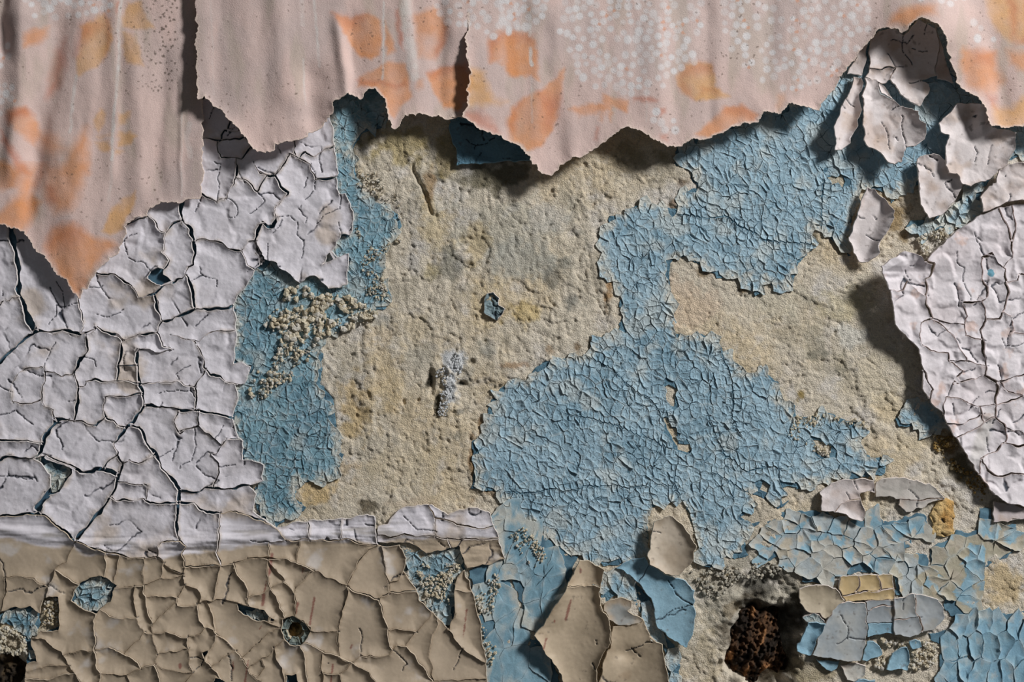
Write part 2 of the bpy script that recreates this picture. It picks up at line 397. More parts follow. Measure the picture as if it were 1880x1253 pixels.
# ================================================================ wall_back : bare plaster
BLOBS = [
    (930, 420, 150, 60, (176, 172, 158), .6), (1000, 400, 60, 40, (196, 192, 184), .6), (700, 680, 40, 120, (200, 174, 124), .45), (740, 850, 90, 50, (206, 190, 160), .5), (890, 560, 40, 60, (206, 186, 146), .5), (1440, 560, 70, 40, (196, 190, 172), .5), (1640, 740, 50, 40, (208, 188, 150), .6), (1560, 560, 60, 40, (190, 178, 140), .5), (800, 420, 40, 70, (198, 176, 130), .5), (780, 650, 30, 24, (158, 154, 142), .55), (860, 700, 26, 34, (170, 166, 154), .6), (1500, 620, 30, 40, (156, 150, 132), .5),  # cx, cy, rx, ry, colour, strength : stains, damp, mould, salt and some painted-in shade on the plaster
    (900, 322, 105, 34, (74, 70, 44), .75), (735, 268, 75, 42, (168, 150, 98), .7), (820, 290, 22, 60, (150, 132, 84), .6), (960, 470, 75, 48, (168, 168, 160), .7), (1030, 488, 28, 22, (128, 128, 120), .6), (1046, 552, 26, 16, (96, 100, 98), .65), (1010, 515, 14, 20, (96, 98, 94), .6),  # first one: dark mould, with the shade under the wallpaper painted into it
    (830, 482, 24, 34, (124, 124, 114), .6), (790, 500, 20, 16, (150, 140, 100), .5), (962, 575, 48, 30, (192, 168, 112), .7), (650, 762, 34, 66, (184, 158, 108), .7), (872, 450, 28, 62, (182, 160, 112), .5), (590, 905, 46, 30, (206, 176, 122), .7), (760, 600, 60, 40, (196, 180, 150), .5),
    (828, 700, 19, 60, (224, 226, 228), .97), (842, 660, 14, 26, (220, 222, 224), .9), (790, 698, 9, 24, (46, 44, 36), .95), (804, 745, 7, 24, (60, 58, 48), .85), (848, 705, 10, 6, (40, 42, 40), .95), (866, 664, 7, 6, (80, 78, 66), .8), (840, 802, 16, 10, (122, 122, 114), .6), (896, 640, 22, 15, (140, 140, 128), .5), (845, 755, 8, 8, (110, 112, 110), .6),
    (867, 850, 8, 62, (128, 92, 50), .75), (1120, 520, 10, 62, (176, 132, 76), .7), (1112, 430, 12, 16, (74, 62, 40), .75), (882, 770, 7, 40, (126, 92, 48), .7), (1010, 645, 12, 10, (120, 88, 48), .6), (1060, 640, 10, 12, (110, 82, 44), .7), (1084, 632, 10, 10, (80, 64, 36), .6), (700, 585, 24, 20, (158, 158, 150), .5), (945, 672, 26, 8, (140, 100, 56), .6), (900, 905, 30, 8, (120, 90, 50), .6), (1250, 335, 14, 18, (92, 70, 44), .7), (1235, 378, 8, 12, (110, 80, 46), .7),
    (1262, 560, 62, 62, (206, 186, 164), .7), (1560, 618, 42, 26, (206, 202, 192), .85), (1513, 650, 34, 18, (118, 116, 104), .8), (1545, 662, 16, 26, (140, 136, 120), .7), (1472, 724, 12, 12, (134, 112, 50), .85), (1600, 700, 80, 60, (200, 188, 164), .6), (1690, 800, 60, 40, (206, 190, 160), .6), (1740, 815, 26, 30, (128, 98, 50), .8), (1768, 862, 24, 34, (96, 84, 48), .8), (1730, 958, 14, 34, (164, 118, 62), .85), (1645, 400, 26, 52, (134, 108, 62), .75), (1290, 498, 20, 12, (100, 80, 40), .6), (1370, 530, 14, 10, (120, 90, 44), .7), (1700, 770, 10, 20, (160, 130, 84), .6), (1480, 800, 16, 10, (190, 150, 100), .5),
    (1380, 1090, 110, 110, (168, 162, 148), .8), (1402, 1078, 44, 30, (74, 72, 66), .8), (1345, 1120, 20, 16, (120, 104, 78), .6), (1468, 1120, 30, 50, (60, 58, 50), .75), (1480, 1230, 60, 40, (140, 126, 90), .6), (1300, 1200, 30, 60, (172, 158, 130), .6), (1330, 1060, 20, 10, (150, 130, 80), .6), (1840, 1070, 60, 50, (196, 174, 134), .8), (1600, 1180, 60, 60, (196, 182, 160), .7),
    (1400, 1180, 88, 104, (66, 58, 46), .85), (680, 930, 26, 12, (70, 60, 40), .75), (750, 925, 60, 12, (196, 180, 158), .6), (655, 230, 60, 40, (92, 84, 56), .6), (1170, 285, 60, 26, (120, 108, 74), .5), (790, 330, 12, 40, (150, 116, 74), .6), (640, 860, 20, 14, (188, 160, 112), .5)]  # darker: the hole around the plug, and plaster below the wallpaper edge
def wall_colour(x, y):
    n1 = fbm(x, y, 150, 4, 3); n2 = fbm(x, y, 40, 4, 9); n3 = fbm(x, y, 9, 3, 15)
    c = mixc(C(222, 211, 192)[None], C(214, 197, 168)[None], sst(-.1, .7, n1 + .4 * n2))
    c = mixc(c, C(221, 214, 205)[None], sst(.0, .7, n2 - .5 * n1))
    c = mixc(c, C(160, 152, 134)[None], .5 * sst(.25, .6, fbm(x, y, 60, 5, 77)))
    c = mixc(c, C(226, 215, 197)[None], .6 * sst(.2, .6, n3))
    c = mixc(c, C(130, 110, 84)[None], .45 * sst(.42, .7, fbm(x, y, 7, 3, 28)))
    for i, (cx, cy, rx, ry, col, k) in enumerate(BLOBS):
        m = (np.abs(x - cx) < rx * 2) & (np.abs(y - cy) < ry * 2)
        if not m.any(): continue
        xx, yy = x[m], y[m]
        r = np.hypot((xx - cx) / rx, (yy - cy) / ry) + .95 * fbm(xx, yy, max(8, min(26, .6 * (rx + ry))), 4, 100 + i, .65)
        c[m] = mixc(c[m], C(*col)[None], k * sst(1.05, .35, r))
    return c
GOUGE = np.array(T(*F11, (1165, -60), (1180, 30), (1215, 100), (1250, 160), (1275, 250), (1300, 300), (1310, 340)))
def wall_z(x, y):
    z = 2.4 * fbm(x, y, 110, 3, 41) + .7 * fbm(x, y, 30, 2, 52) + .45 * fbm(x, y, 12, 2, 63) + .65 * vn(x, y, 6.1, 74) + .75 * vn(x, y, 4.6, 75)
    z = z + 2.4 * sst(-.015, .015, fbm(x, y, 95, 5, 141, .6)) + 1.6 * sst(.19, .21, fbm(x, y, 60, 5, 143, .6))      # broken skim coats
    z = z - 2.2 * sst(.5, .75, fbm(x, y, 9, 2, 85))                      # pits
    z = z + 2.6 * np.abs(vn(x * 3.2, y, 46, 84)) ** .7 * sst(430, 330, np.abs(y - 440)) * sst(560, 700, x) * sst(1250, 1150, x)   # vertical trowel drag
    m = np.hypot((x - 828) / 20, (y - 705) / 62) + .4 * fbm(x, y, 20, 3, 91)
    z = z + sst(1.1, .3, m) * (4 + 3 * vn(x, y, 4, 92) + 3 * vn(x, y, 9, 93))     # salt crust
    for cx, cy, rx, ry, dp in ((790, 700, 11, 26, 9), (803, 747, 8, 24, 7), (848, 705, 11, 7, 8), (866, 664, 8, 7, 6), (741, 738, 5, 8, 5), (768, 735, 5, 5, 5)):
        m = np.hypot((x - cx) / rx, (y - cy) / ry) + .4 * fbm(x, y, 12, 3, 95)
        z = z - dp * sst(1.1, .4, m)
    xg = np.interp(y, GOUGE[:, 1], GOUGE[:, 0]); ing = sst(290, 310, y) * sst(398, 390, y)
    z = z - 6 * ing * sst(5, 2, np.abs(x + 2 * vn(x, y, 8, 97) - xg)) + 2.5 * ing * sst(30, 2, x - xg) * (x > xg)
    # hair cracks in the plaster skin
    f1, f2, i1, eh, _, _ = vor(x + 9 * vn(x, y, 20, 98), y + 9 * vn(x, y, 20, 99), 85, 7)
    z = z - 2.2 * sst(2.6, .6, f2 - f1) * (eh > .62)
    # broken mortar around the socket
    r = np.hypot((x - 1385) / 105, (y - 1160) / 125) + .25 * fbm(x, y, 40, 3, 111)
    z = z + sst(1.1, .8, r) * (7 * fbm(x, y, 26, 4, 112) + 2.5 * fbm(x, y, 9, 2, 113))
    r = np.hypot((x - 1400) / 74, (y - 1190) / 88) + .22 * fbm(x, y, 30, 3, 114)
    z = z - 46 * sst(1.05, .72, r)
    r = np.hypot((x - 1400) / 60, (y - 1082) / 36) + .3 * fbm(x, y, 26, 3, 115)
    z = z - 9 * sst(1.05, .5, r)
    r = np.hypot((x - 8) / 46, (y - 1236) / 52) + .3 * fbm(x, y, 26, 3, 116)
    z = z - 30 * sst(1.05, .6, r)
    r = np.hypot((x - 543) / 19, (y - 1157) / 19) + .2 * fbm(x, y, 12, 2, 117)
    z = z - 16 * sst(1.05, .5, r)
    r = np.hypot((x - 1462) / 26, (y - 1128) / 46) + .3 * fbm(x, y, 16, 3, 118)
    z = z - 14 * sst(1.05, .5, r)
    return z
wrow = np.arange(-70, 1326, 2.3)
wx, gy = np.meshgrid(np.arange(-70, 1951, 2.3), wrow)
ny, nx = wx.shape; gx = wx.ravel(); gy = gy.ravel()
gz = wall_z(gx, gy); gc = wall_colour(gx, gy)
for pl in (LEFT_FIELD, RIGHT_SHEET, BLUE_LEFT, BLUE_MID):
    k = inside_rows(wx, wrow, pl).ravel() & (gz > 1.0)
    gz[k] = 1.0
vv = W(gx, gy, gz)
i = np.arange(ny - 1)[:, None] * nx + np.arange(nx - 1)[None]
q = np.stack([i, i + nx, i + nx + 1, i + 1], -1).reshape(-1, 4)
# the wall has a body: sides and back
ring = np.concatenate([np.arange(nx), np.arange(1, ny) * nx + nx - 1, (ny - 1) * nx + np.arange(nx - 2, -1, -1), np.arange(ny - 2, 0, -1) * nx])
nb = len(vv); bk = vv[ring].copy(); bk[:, 1] = 0.09
m = len(ring); a = np.arange(m); b = (a + 1) % m
side = np.c_[ring[a], ring[b], nb + b, nb + a]
back4 = nb + np.array([[0, nx - 1, nx + ny - 2, 2 * nx + ny - 3]])
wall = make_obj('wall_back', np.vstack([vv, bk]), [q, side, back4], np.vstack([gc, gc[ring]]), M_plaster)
tag(wall, 'bare cream plaster wall with yellow stains, grey mould and salt bloom', None, None, 'structure')

# ================================================================ wallpaper
def xfold(x, y, line, amp, wl, wr, fade=25):
    L = np.array(line, float)
    xl = np.interp(y, L[:, 1], L[:, 0]); s = x - xl + 3 * vn(x, y, 35, 201)
    f = sst(L[0, 1] - fade, L[0, 1] + fade, y) * sst(L[-1, 1] + fade, L[-1, 1] - fade, y)
    return 1.1 * amp * f * np.exp(-(s / np.where(s < 0, wl, wr)) ** 2)

def blend_poly(c, x, y, poly, col, k, seed, soft=1.0, fray=2.5):
    P = np.array(poly, float); lo, hi = P.min(0) - 8, P.max(0) + 8
    m = (x > lo[0]) & (x < hi[0]) & (y > lo[1]) & (y < hi[1])
    if not m.any(): return
    xx = x[m] + fray * vn(x[m], y[m], 9, seed); yy = y[m] + fray * vn(x[m], y[m], 9, seed + 1)
    ins = inside(xx, yy, P)
    d = dist_pts(xx, yy, dens(P, 3, True))
    t = np.where(ins, .5 + .5 * np.clip(d / (2 * soft), 0, 1), .5 - .5 * np.clip(d / (2 * soft), 0, 1))
    t = t * np.clip(.82 + .35 * fbm(x[m], y[m], 30, 4, seed + 2), 0, 1)
    c[m] = mixc(c[m], C(*col)[None], np.clip(k * t, 0, 1))

PINK = (198, 175, 168); ORG = (206, 140, 92); TAN = (204, 158, 108); RED = (178, 98, 66); PALE = (208, 178, 164)
PRINT = [  # outline, colour, strength, softness
    # --- strip on the left
    (T(*F00, (200, 260), (260, 225), (365, 205), (345, 280), (290, 330), (200, 355)), ORG, .7, 3),
    (T(*F00, (600, 200), (700, 150), (760, 95), (805, 150), (822, 280), (790, 400), (740, 470), (580, 560), (565, 470), (600, 300)), TAN, .85, 2),
    (T(*F00, (600, 190), (700, 150), (740, 190), (680, 260), (610, 330), (575, 420), (540, 400)), RED, .5, 5),
    (T(*F00, (760, 95), (805, 150), (822, 280), (790, 400), (760, 440), (785, 300), (770, 180)), RED, .45, 3),
    (T(*F00, (480, 290), (490, 480), (440, 640), (350, 720), (380, 540), (420, 380)), RED, .6, 5),
    (T(*F00, (930, 40), (1030, 15), (1040, 90), (1115, 215), (1000, 230), (905, 200), (900, 120)), TAN, .8, 2),
    (T(*F00, (900, 240), (980, 270), (1020, 380), (1045, 480), (930, 470), (900, 380)), TAN, .8, 2),
    (T(*F00, (860, 30), (880, 20), (875, 90), (845, 110)), RED, .7, 2),
    (T(*F00, (735, 795), (775, 830), (770, 890), (730, 960), (700, 930), (690, 880)), TAN, .8, 2),
    (T(*F00, (870, 830), (960, 810), (930, 890), (870, 920)), TAN, .8, 2),
    (T(*F00, (870, 960), (950, 955), (1005, 990), (960, 1040), (870, 1060)), TAN, .8, 2),
    (T(*F00, (710, 1030), (800, 1025), (825, 1070), (800, 1110), (730, 1090)), TAN, .85, 2),
    (T(*F00, (720, 1000), (820, 960), (820, 980), (730, 1010)), TAN, .6, 2), (T(*F00, (850, 1085), (910, 1095), (890, 1120), (850, 1120)), TAN, .6, 2),
    (T(*F00, (80, 810), (200, 785), (270, 850), (300, 940), (260, 1050), (170, 980), (100, 900)), ORG, .75, 3),
    (T(*F00, (60, 850), (120, 800), (220, 790), (250, 830), (150, 860), (90, 910)), RED, .6, 4),
    (T(*F00, (20, 940), (45, 950), (110, 1060), (200, 1180), (230, 1253), (160, 1253), (110, 1150), (50, 1040)), RED, .7, 3),
    (T(*F00, (260, 960), (420, 980), (480, 1080), (400, 1140), (300, 1060)), ORG, .6, 6),
    (T(*F00, (640, 920), (660, 1100), (660, 1253), (480, 1253), (520, 1100), (590, 1000)), ORG, .75, 5),
    (T(*F00, (-60, 1150), (80, 1170), (160, 1253), (130, 1360), (-60, 1400)), ORG, .8, 3),
    (T(*F01, (340, -20), (640, -20), (620, 120), (540, 300), (430, 330), (360, 230), (330, 100)), ORG, .75, 6),
    (T(*F01, (350, 120), (420, 150), (430, 240), (370, 250)), RED, .6, 4),
    (T(*F01, (780, 400), (830, 280), (985, 175), (990, 260), (910, 400), (900, 440), (820, 480), (750, 450)), TAN, .9, 2),
    (T(*F01, (400, 430), (550, 395), (700, 500), (820, 520), (860, 560), (760, 640), (700, 720), (640, 880), (570, 930), (490, 830), (430, 740), (370, 640), (345, 560)), ORG, .85, 4),
    (T(*F01, (420, 420), (560, 400), (640, 440), (560, 560), (430, 560), (360, 620), (350, 530)), RED, .4, 8),
    (T(*F01, (-280, 330), (0, 330), (150, 230), (250, 190), (310, 250), (250, 380), (190, 470), (0, 430), (-280, 420)), ORG, .9, 4),
    (T(*F01, (150, -20), (300, -20), (270, 120), (190, 260), (60, 330), (160, 180)), ORG, .8, 6),
    # --- wide strip
    (T(*F10, (600, 115), (730, 150), (860, 120), (945, 180), (962, 300), (940, 420), (880, 447), (780, 420), (715, 320), (670, 220)), ORG, .85, 2),
    (T(*F10, (600, 115), (740, 150), (860, 125), (760, 200), (690, 240)), RED, .45, 5),
    (T(*F10, (975, 180), (1020, 280), (1055, 390), (990, 410), (972, 300)), ORG, .8, 2), (T(*F10, (1045, 100), (1080, 90), (1110, 380), (1070, 330)), RED, .6, 2),
    (T(*F10, (1185, 130), (1330, 70), (1425, 200), (1405, 330), (1330, 445), (1220, 430), (1200, 300)), ORG, .8, 3),
    (T(*F10, (1230, 290), (1330, 260), (1360, 330), (1310, 430), (1230, 420)), PINK, .6, 5),
    (T(*F10, (1380, 200), (1425, 200), (1405, 330), (1340, 440), (1330, 400), (1375, 300)), RED, .5, 3),
    (T(*F10, (900, 525), (1000, 473), (1120, 480), (1150, 580), (1165, 720), (1100, 780), (1050, 870), (1000, 830), (970, 740), (940, 660), (780, 640), (800, 575)), ORG, .85, 2),
    (T(*F10, (780, 600), (960, 600), (1060, 635), (1120, 600), (1130, 625), (1060, 660), (960, 625), (790, 625)), RED, .55, 3),
    (T(*F10, (1210, 590), (1250, 600), (1240, 660), (1210, 660)), ORG, .6, 3),
    (T(*F10, (1280, 550), (1400, 500), (1540, 480), (1600, 600), (1570, 740), (1500, 810), (1400, 790), (1330, 700)), ORG, .85, 2),
    (T(*F10, (1280, 550), (1400, 500), (1540, 485), (1540, 520), (1400, 540), (1310, 590)), RED, .5, 4),
    (T(*F10, (1705, 310), (1790, 250), (1920, 240), (1920, 580), (1860, 560), (1800, 470), (1720, 470)), ORG, .8, 3),
    (T(*F10, (1705, 310), (1790, 250), (1900, 240), (1820, 300), (1750, 360), (1740, 460), (1720, 470)), RED, .4, 3),
    (T(*F10, (1590, 520), (1680, 560), (1750, 740), (1840, 750), (1800, 775), (1560, 790), (1560, 640)), TAN, .9, 4),
    (T(*F10, (1540, 830), (1650, 820), (1750, 900), (1800, 980), (1700, 960), (1590, 920)), RED, .6, 4), (T(*F10, (1850, 880), (1900, 830), (1900, 1080), (1860, 1020)), ORG, .7, 3),
    (T(*F20, (0, 250), (140, 245), (205, 320), (235, 605), (180, 570), (50, 575), (0, 540)), ORG, .8, 2), (T(*F20, (0, 245), (200, 270), (200, 360), (120, 320), (0, 310)), RED, .4, 4),
    (T(*F20, (412, 505), (395, 640), (385, 760), (340, 920), (250, 1075), (150, 1095), (50, 1020), (8, 920), (40, 800), (120, 730), (230, 680), (330, 600)), ORG, .85, 2),
    (T(*F20, (230, 690), (380, 720), (340, 880), (280, 950), (270, 800)), RED, .6, 7), (T(*F20, (50, 790), (110, 740), (60, 880), (50, 1000), (10, 930)), RED, .4, 4),
    (T(*F20, (440, 800), (560, 770), (690, 760), (680, 690), (740, 720), (870, 745), (860, 830), (760, 790), (730, 800), (600, 850), (520, 855)), ORG, .75, 2),
    (T(*F20, (890, 720), (990, 720), (1070, 735), (1060, 760), (900, 750)), RED, .6, 2), (T(*F20, (640, 930), (665, 940), (640, 1030), (620, 1025)), RED, .6, 2), (T(*F20, (690, 800), (710, 810), (670, 900), (660, 890)), ORG, .6, 2), (T(*F20, (725, 810), (750, 830), (745, 900), (735, 890)), ORG, .6, 2),
    (T(*F20, (1200, 590), (1260, 500), (1350, 458), (1450, 480), (1480, 560), (1490, 650), (1590, 720), (1480, 735), (1350, 748), (1240, 680)), TAN, .9, 2),
    (T(*F20, (1200, 590), (1260, 500), (1350, 458), (1450, 480), (1470, 545), (1320, 560), (1260, 600), (1320, 730), (1240, 680)), RED, .5, 4), (T(*F20, (1390, 660), (1500, 660), (1500, 690), (1390, 680)), RED, .4, 4),
    (T(*F20, (1335, 985), (1450, 890), (1550, 790), (1680, 775), (1790, 850), (1760, 905), (1650, 910), (1500, 990), (1440, 1015)), ORG, .75, 2), (T(*F20, (1540, 800), (1680, 780), (1780, 850), (1760, 890), (1640, 840), (1540, 830)), RED, .35, 3),
    (T(*F20, (1090, 990), (1130, 985), (1130, 1030), (1095, 1025)), RED, .6, 3), (T(*F20, (1090, 800), (1130, 800), (1130, 840), (1090, 845)), RED, .7, 2),
    (T(*F30, (870, 180), (960, 90), (1180, 80), (1190, 150), (1110, 150), (1000, 250), (930, 210), (880, 210)), ORG, .85, 4), (T(*F30, (1560, -40), (2200, -40), (2200, 340), (1880, 350), (1740, 330), (1650, 260), (1570, 130)), TAN, .85, 3),
    (T(*F30, (1720, -30), (1800, 100), (1780, 280), (1750, 280), (1740, 120)), RED, .6, 4), (T(*F30, (1850, 0), (1960, 0), (1960, 300), (1870, 300)), ORG, .7, 4), (T(*F30, (1760, 310), (1880, 290), (1960, 300), (1960, 340), (1780, 340)), RED, .5, 4),
    (T(*F30, (1390, 380), (1640, 395), (1650, 520), (1700, 600), (1640, 690), (1560, 700), (1420, 640), (1370, 470)), ORG, .75, 4), (T(*F30, (1480, 400), (1620, 410), (1600, 480), (1480, 460)), RED, .4, 5),
    (T(*F30, (1720, 380), (1960, 420), (1960, 560), (1860, 550), (1740, 480)), ORG, .7, 4), (T(*F30, (1610, 780), (1750, 800), (1850, 700), (1960, 600), (1960, 940), (1640, 940)), TAN, .9, 4), (T(*F30, (1560, 700), (1640, 720), (1640, 800), (1600, 780)), RED, .5, 4),
    (T(*F30, (90, 700), (130, 700), (120, 790), (80, 810)), ORG, .5, 3), (T(*F30, (200, 0), (330, 130), (320, 200), (300, 150)), ORG, .3, 3)]
STREAKS = [  # rubbed pale lines: points, half width, strength
    (T(*F00, (890, -20), (865, 200), (875, 420), (850, 700), (835, 900), (825, 1160)), 3.0, .8), (T(*F00, (565, 560), (540, 720), (525, 960)), 3.2, .6), (T(*F00, (1322, 780), (1322, 1300), (1326, 1420)), 1.2, .5),
    (T(*F00, (1375, 900), (1360, 1000), (1385, 1130)), 5.0, .45), (T(*F00, (825, 1160), (815, 1320), (800, 1450)), 3, .35),
    (T(*F10, (475, -20), (480, 150), (500, 350), (510, 500)), 2.6, .6), (T(*F10, (380, -20), (390, 200)), 4, .35), (T(*F10, (395, 450), (405, 620), (410, 770)), 2, .55), (T(*F10, (965, 40), (968, 300), (965, 590)), 2.0, .8),
    (T(*F10, (1125, -20), (1130, 180), (1165, 400), (1180, 570)), 10, .62), (T(*F20, (165, 120), (165, 280)), 3, .5), (T(*F20, (170, 370), (178, 490)), 3.4, .9), (T(*F20, (180, 560), (180, 900)), 2, .35), (T(*F20, (995, 480), (995, 900)), 1.2, .4), (T(*F00, (1540, 0), (1560, 700)), 1.5, .25)]
CLUSTERS = [  # berry sprays: outline, spacing
    (T(*F00, (120, -150), (830, -150), (830, 60), (640, 110), (440, 150), (280, 140), (200, 60)), 12), (T(*F00, (-120, 310), (80, 330), (100, 420), (60, 520), (-120, 500)), 12), (T(*F00, (-120, 590), (110, 610), (120, 740), (-100, 780)), 12), (T(*F00, (-120, 800), (30, 820), (30, 860), (-120, 880)), 12),
    (T(*F10, (1230, -150), (1980, -150), (1980, 230), (1880, 260), (1710, 300), (1580, 250), (1480, 215), (1350, 150)), 12.5),
    (T(*F20, (420, -150), (1380, -150), (1400, 250), (1420, 440), (1250, 500), (1180, 620), (1000, 700), (880, 700), (760, 660), (600, 640), (480, 520), (430, 330), (370, 240)), 11.5), (T(*F20, (-60, -120), (310, -120), (300, 120), (120, 240), (-60, 250)), 13),
    (T(*F20, (1520, 60), (1880, -150), (2600, -150), (2560, 330), (2400, 480), (2280, 560), (2060, 680), (1900, 640), (1760, 560), (1620, 440), (1560, 280)), 12.0),
    (T(*F30, (960, -120), (1560, -120), (1540, 40), (1240, 80), (1100, 40)), 14), (T(*F20, (1000, 790), (1200, 780), (1200, 960), (1060, 960)), 13), (T(*F30, (1440, 180), (1640, 260), (1640, 360), (1500, 330)), 15)]
rng = random.Random(4)
BERRIES = []
for pl, spc in CLUSTERS:
    P = np.array(pl); lo, hi = P.min(0), P.max(0)
    n = int(area(P).__abs__() / (spc * spc) * 6)
    cand = np.array([(rng.uniform(lo[0], hi[0]), rng.uniform(lo[1], hi[1])) for _ in range(n)])
    cand = cand[inside(cand[:, 0], cand[:, 1], P)]
    kept = []
    for p in cand:
        if all((p[0] - q[0]) ** 2 + (p[1] - q[1]) ** 2 > (spc * 1.08) ** 2 for q in kept): kept.append(p)
    BERRIES += [(p[0], p[1], rng.uniform(6.4, 9.8), rng.uniform(.4, .95), rng.random()) for p in kept if rng.random() > .12]

def paper_colour(x, y, d):
    c = mixc(C(*PINK)[None], C(186, 168, 163)[None], sst(-.4, .6, fbm(x, y, 120, 4, 300)))
    c = mixc(c, C(204, 178, 170)[None], .7 * sst(.0, .6, fbm(x * 1.8, y * .6, 70, 4, 301)))
    c = mixc(c, C(172, 160, 146)[None], .5 * sst(.1, .6, fbm(x * 2, y * .5, 60, 4, 302)))
    for i, (pl, col, k, soft) in enumerate(PRINT): blend_poly(c, x, y, pl, col, k, 310 + 3 * i, soft)
    for i, (pl, spc) in enumerate(CLUSTERS): blend_poly(c, x, y, pl, (202, 190, 186), .2, 600 + 3 * i, 10, 6)
    for bx, by, r, k, t in BERRIES:
        m = (np.abs(x - bx) < r + 2) & (np.abs(y - by) < r + 2)
        if not m.any(): continue
        q = np.hypot(x[m] - bx, (y[m] - by) * (.85 + .3 * t))
        a = sst(r, r * .55, q) * k
        c[m] = mixc(c[m], C(216, 212, 212)[None], a)
        if t > .9:
            m2 = np.hypot(x - bx - r, y - by - r * .5) < 3.4
            c[m2] = mixc(c[m2], C(204, 140, 104)[None], np.full(m2.sum(), .5))
    for i, (pl, hw, k) in enumerate(STREAKS):
        P = dens(pl, 2); lo, hi = P.min(0) - 14, P.max(0) + 14
        m = (x > lo[0]) & (x < hi[0]) & (y > lo[1]) & (y < hi[1])
        if not m.any(): continue
        dd = dist_pts(x[m] + 1.5 * vn(x[m], y[m], 14, 700 + i), y[m], P)
        a = k * sst(hw * 1.4, hw * .5, dd) * np.clip(.75 + .6 * fbm(x[m], y[m], 10, 3, 720 + i), 0, 1)
        c[m] = mixc(c[m], C(200, 196, 192)[None], a)
    # dirt specks
    f1, f2, i1, eh, _, _ = vor(x, y, 9, 740)
    c = mixc(c, C(96, 80, 70)[None], .7 * (f1 < 1.6) * (i1 > .86) * sst(-.2, .5, fbm(x, y, 70, 3, 741)))
    m = (x > 210) & (x < 330) & (y < 170)
    f1, f2, i1, eh, _, _ = vor(x, y, 8, 745)
    c = mixc(c, C(84, 74, 64)[None], .8 * m * (f1 < 1.9) * (i1 > .55) * sst(230, 300, x))
    # torn core of the paper along the rim
    c = mixc(c, C(214, 196, 184)[None], .75 * sst(3.6, .6, d + 1.2 * vn(x, y, 6, 750)) * (y > 30))
    return c

LEFT_PAPER = [(-70, -70), (374, -70), (374, 60), (373, 215), (372, 300), (371, 365), (345, 366), (329, 371), (317, 370), (294, 374), (273, 384), (268, 397), (253, 399), (240, 410), (232, 420), (227, 443), (220, 458), (189, 484), (176, 504), (163, 530), (146, 546), (130, 527), (115, 509), (100, 496), (84, 476), (77, 466), (59, 453), (49, 435), (46, 424), (36, 421), (20, 422), (8, 415), (-70, 408)]
WIDE_LEFT = [(359, -70), (359, 0), (361, 102), (365, 180), (370, 181), (377, 175), (393, 194), (414, 212), (442, 237), (460, 271), (472, 280), (503, 276), (507, 266), (547, 258), (577, 243), (598, 225), (608, 204), (613, 189), (628, 174), (651, 174), (662, 181), (672, 166), (687, 163), (703, 176), (709, 189), (708, 199), (713, 222), (726, 239), (736, 225), (746, 212), (769, 211), (794, 212), (807, 212), (823, 221), (828, 217), (843, 214), (868, 222), (880, 150), (872, 85), (862, 58), (862, -70)]
WIDE_RIGHT = [(862, -70), (862, 52), (858, 61), (853, 74), (861, 112), (866, 133), (860, 163), (856, 194), (851, 214), (858, 225), (879, 237), (904, 246), (920, 248), (927, 258), (940, 266), (948, 268), (963, 283), (976, 296), (989, 317), (1010, 324), (1027, 304), (1040, 296), (1076, 283), (1096, 271), (1114, 253), (1142, 237), (1160, 235), (1183, 243), (1201, 255), (1224, 269), (1249, 268), (1259, 258), (1272, 255), (1298, 258), (1310, 250), (1326, 243), (1349, 235), (1361, 225), (1377, 230), (1390, 222), (1397, 212),
    (1415, 204), (1431, 209), (1448, 194), (1454, 189), (1461, 196), (1487, 199), (1502, 204), (1512, 186), (1533, 156), (1551, 130), (1563, 117), (1579, 92), (1597, 71), (1609, 55), (1630, 52), (1645, 59), (1655, 63), (1671, 46), (1683, 38), (1704, 42), (1714, 51), (1727, 71), (1734, 102), (1747, 123), (1755, 153), (1768, 166), (1791, 176), (1806, 194), (1811, 209), (1819, 232), (1842, 235), (1880, 232), (1960, 230), (1960, -70)]

def wrinkle(x, y, seed, a=1.0):
    return a * (2.8 * fbm(x * 2.0, y * .5, 100, 2, seed) + .55 * fbm(x * 1.6, y * .7, 30, 2, seed + 5) + .10 * vn(x, y, 8, seed + 6))
def z_left_paper(x, y, d):
    z = 20 + 8 * sst(0, 420, y) + wrinkle(x, y, 400, 1.3)
    z = z + xfold(x, y, [(44, 10), (50, 120), (40, 240), (24, 330)], 11, 22, 30) - xfold(x, y, [(112, 30), (98, 150), (80, 270), (60, 340)], 7, 22, 20)
    z = z + xfold(x, y, [(150, 260), (140, 380), (146, 520)], 7, 34, 26) - xfold(x, y, [(72, 200), (66, 300), (60, 400)], 6, 14, 18) - xfold(x, y, [(4, -60), (6, 110)], 9, 20, 14)
    z = z + xfold(x, y, [(216, -60), (212, 330)], 3, 14, 10) + xfold(x, y, [(250, 60), (262, 360)], 3, 20, 14) - xfold(x, y, [(300, 100), (296, 350)], 3, 18, 14) + xfold(x, y, [(337, 150), (337, 360)], 1.5, 5, 5)
    return z + 3.5 * np.exp(-d / 9) * sst(330, 400, y)
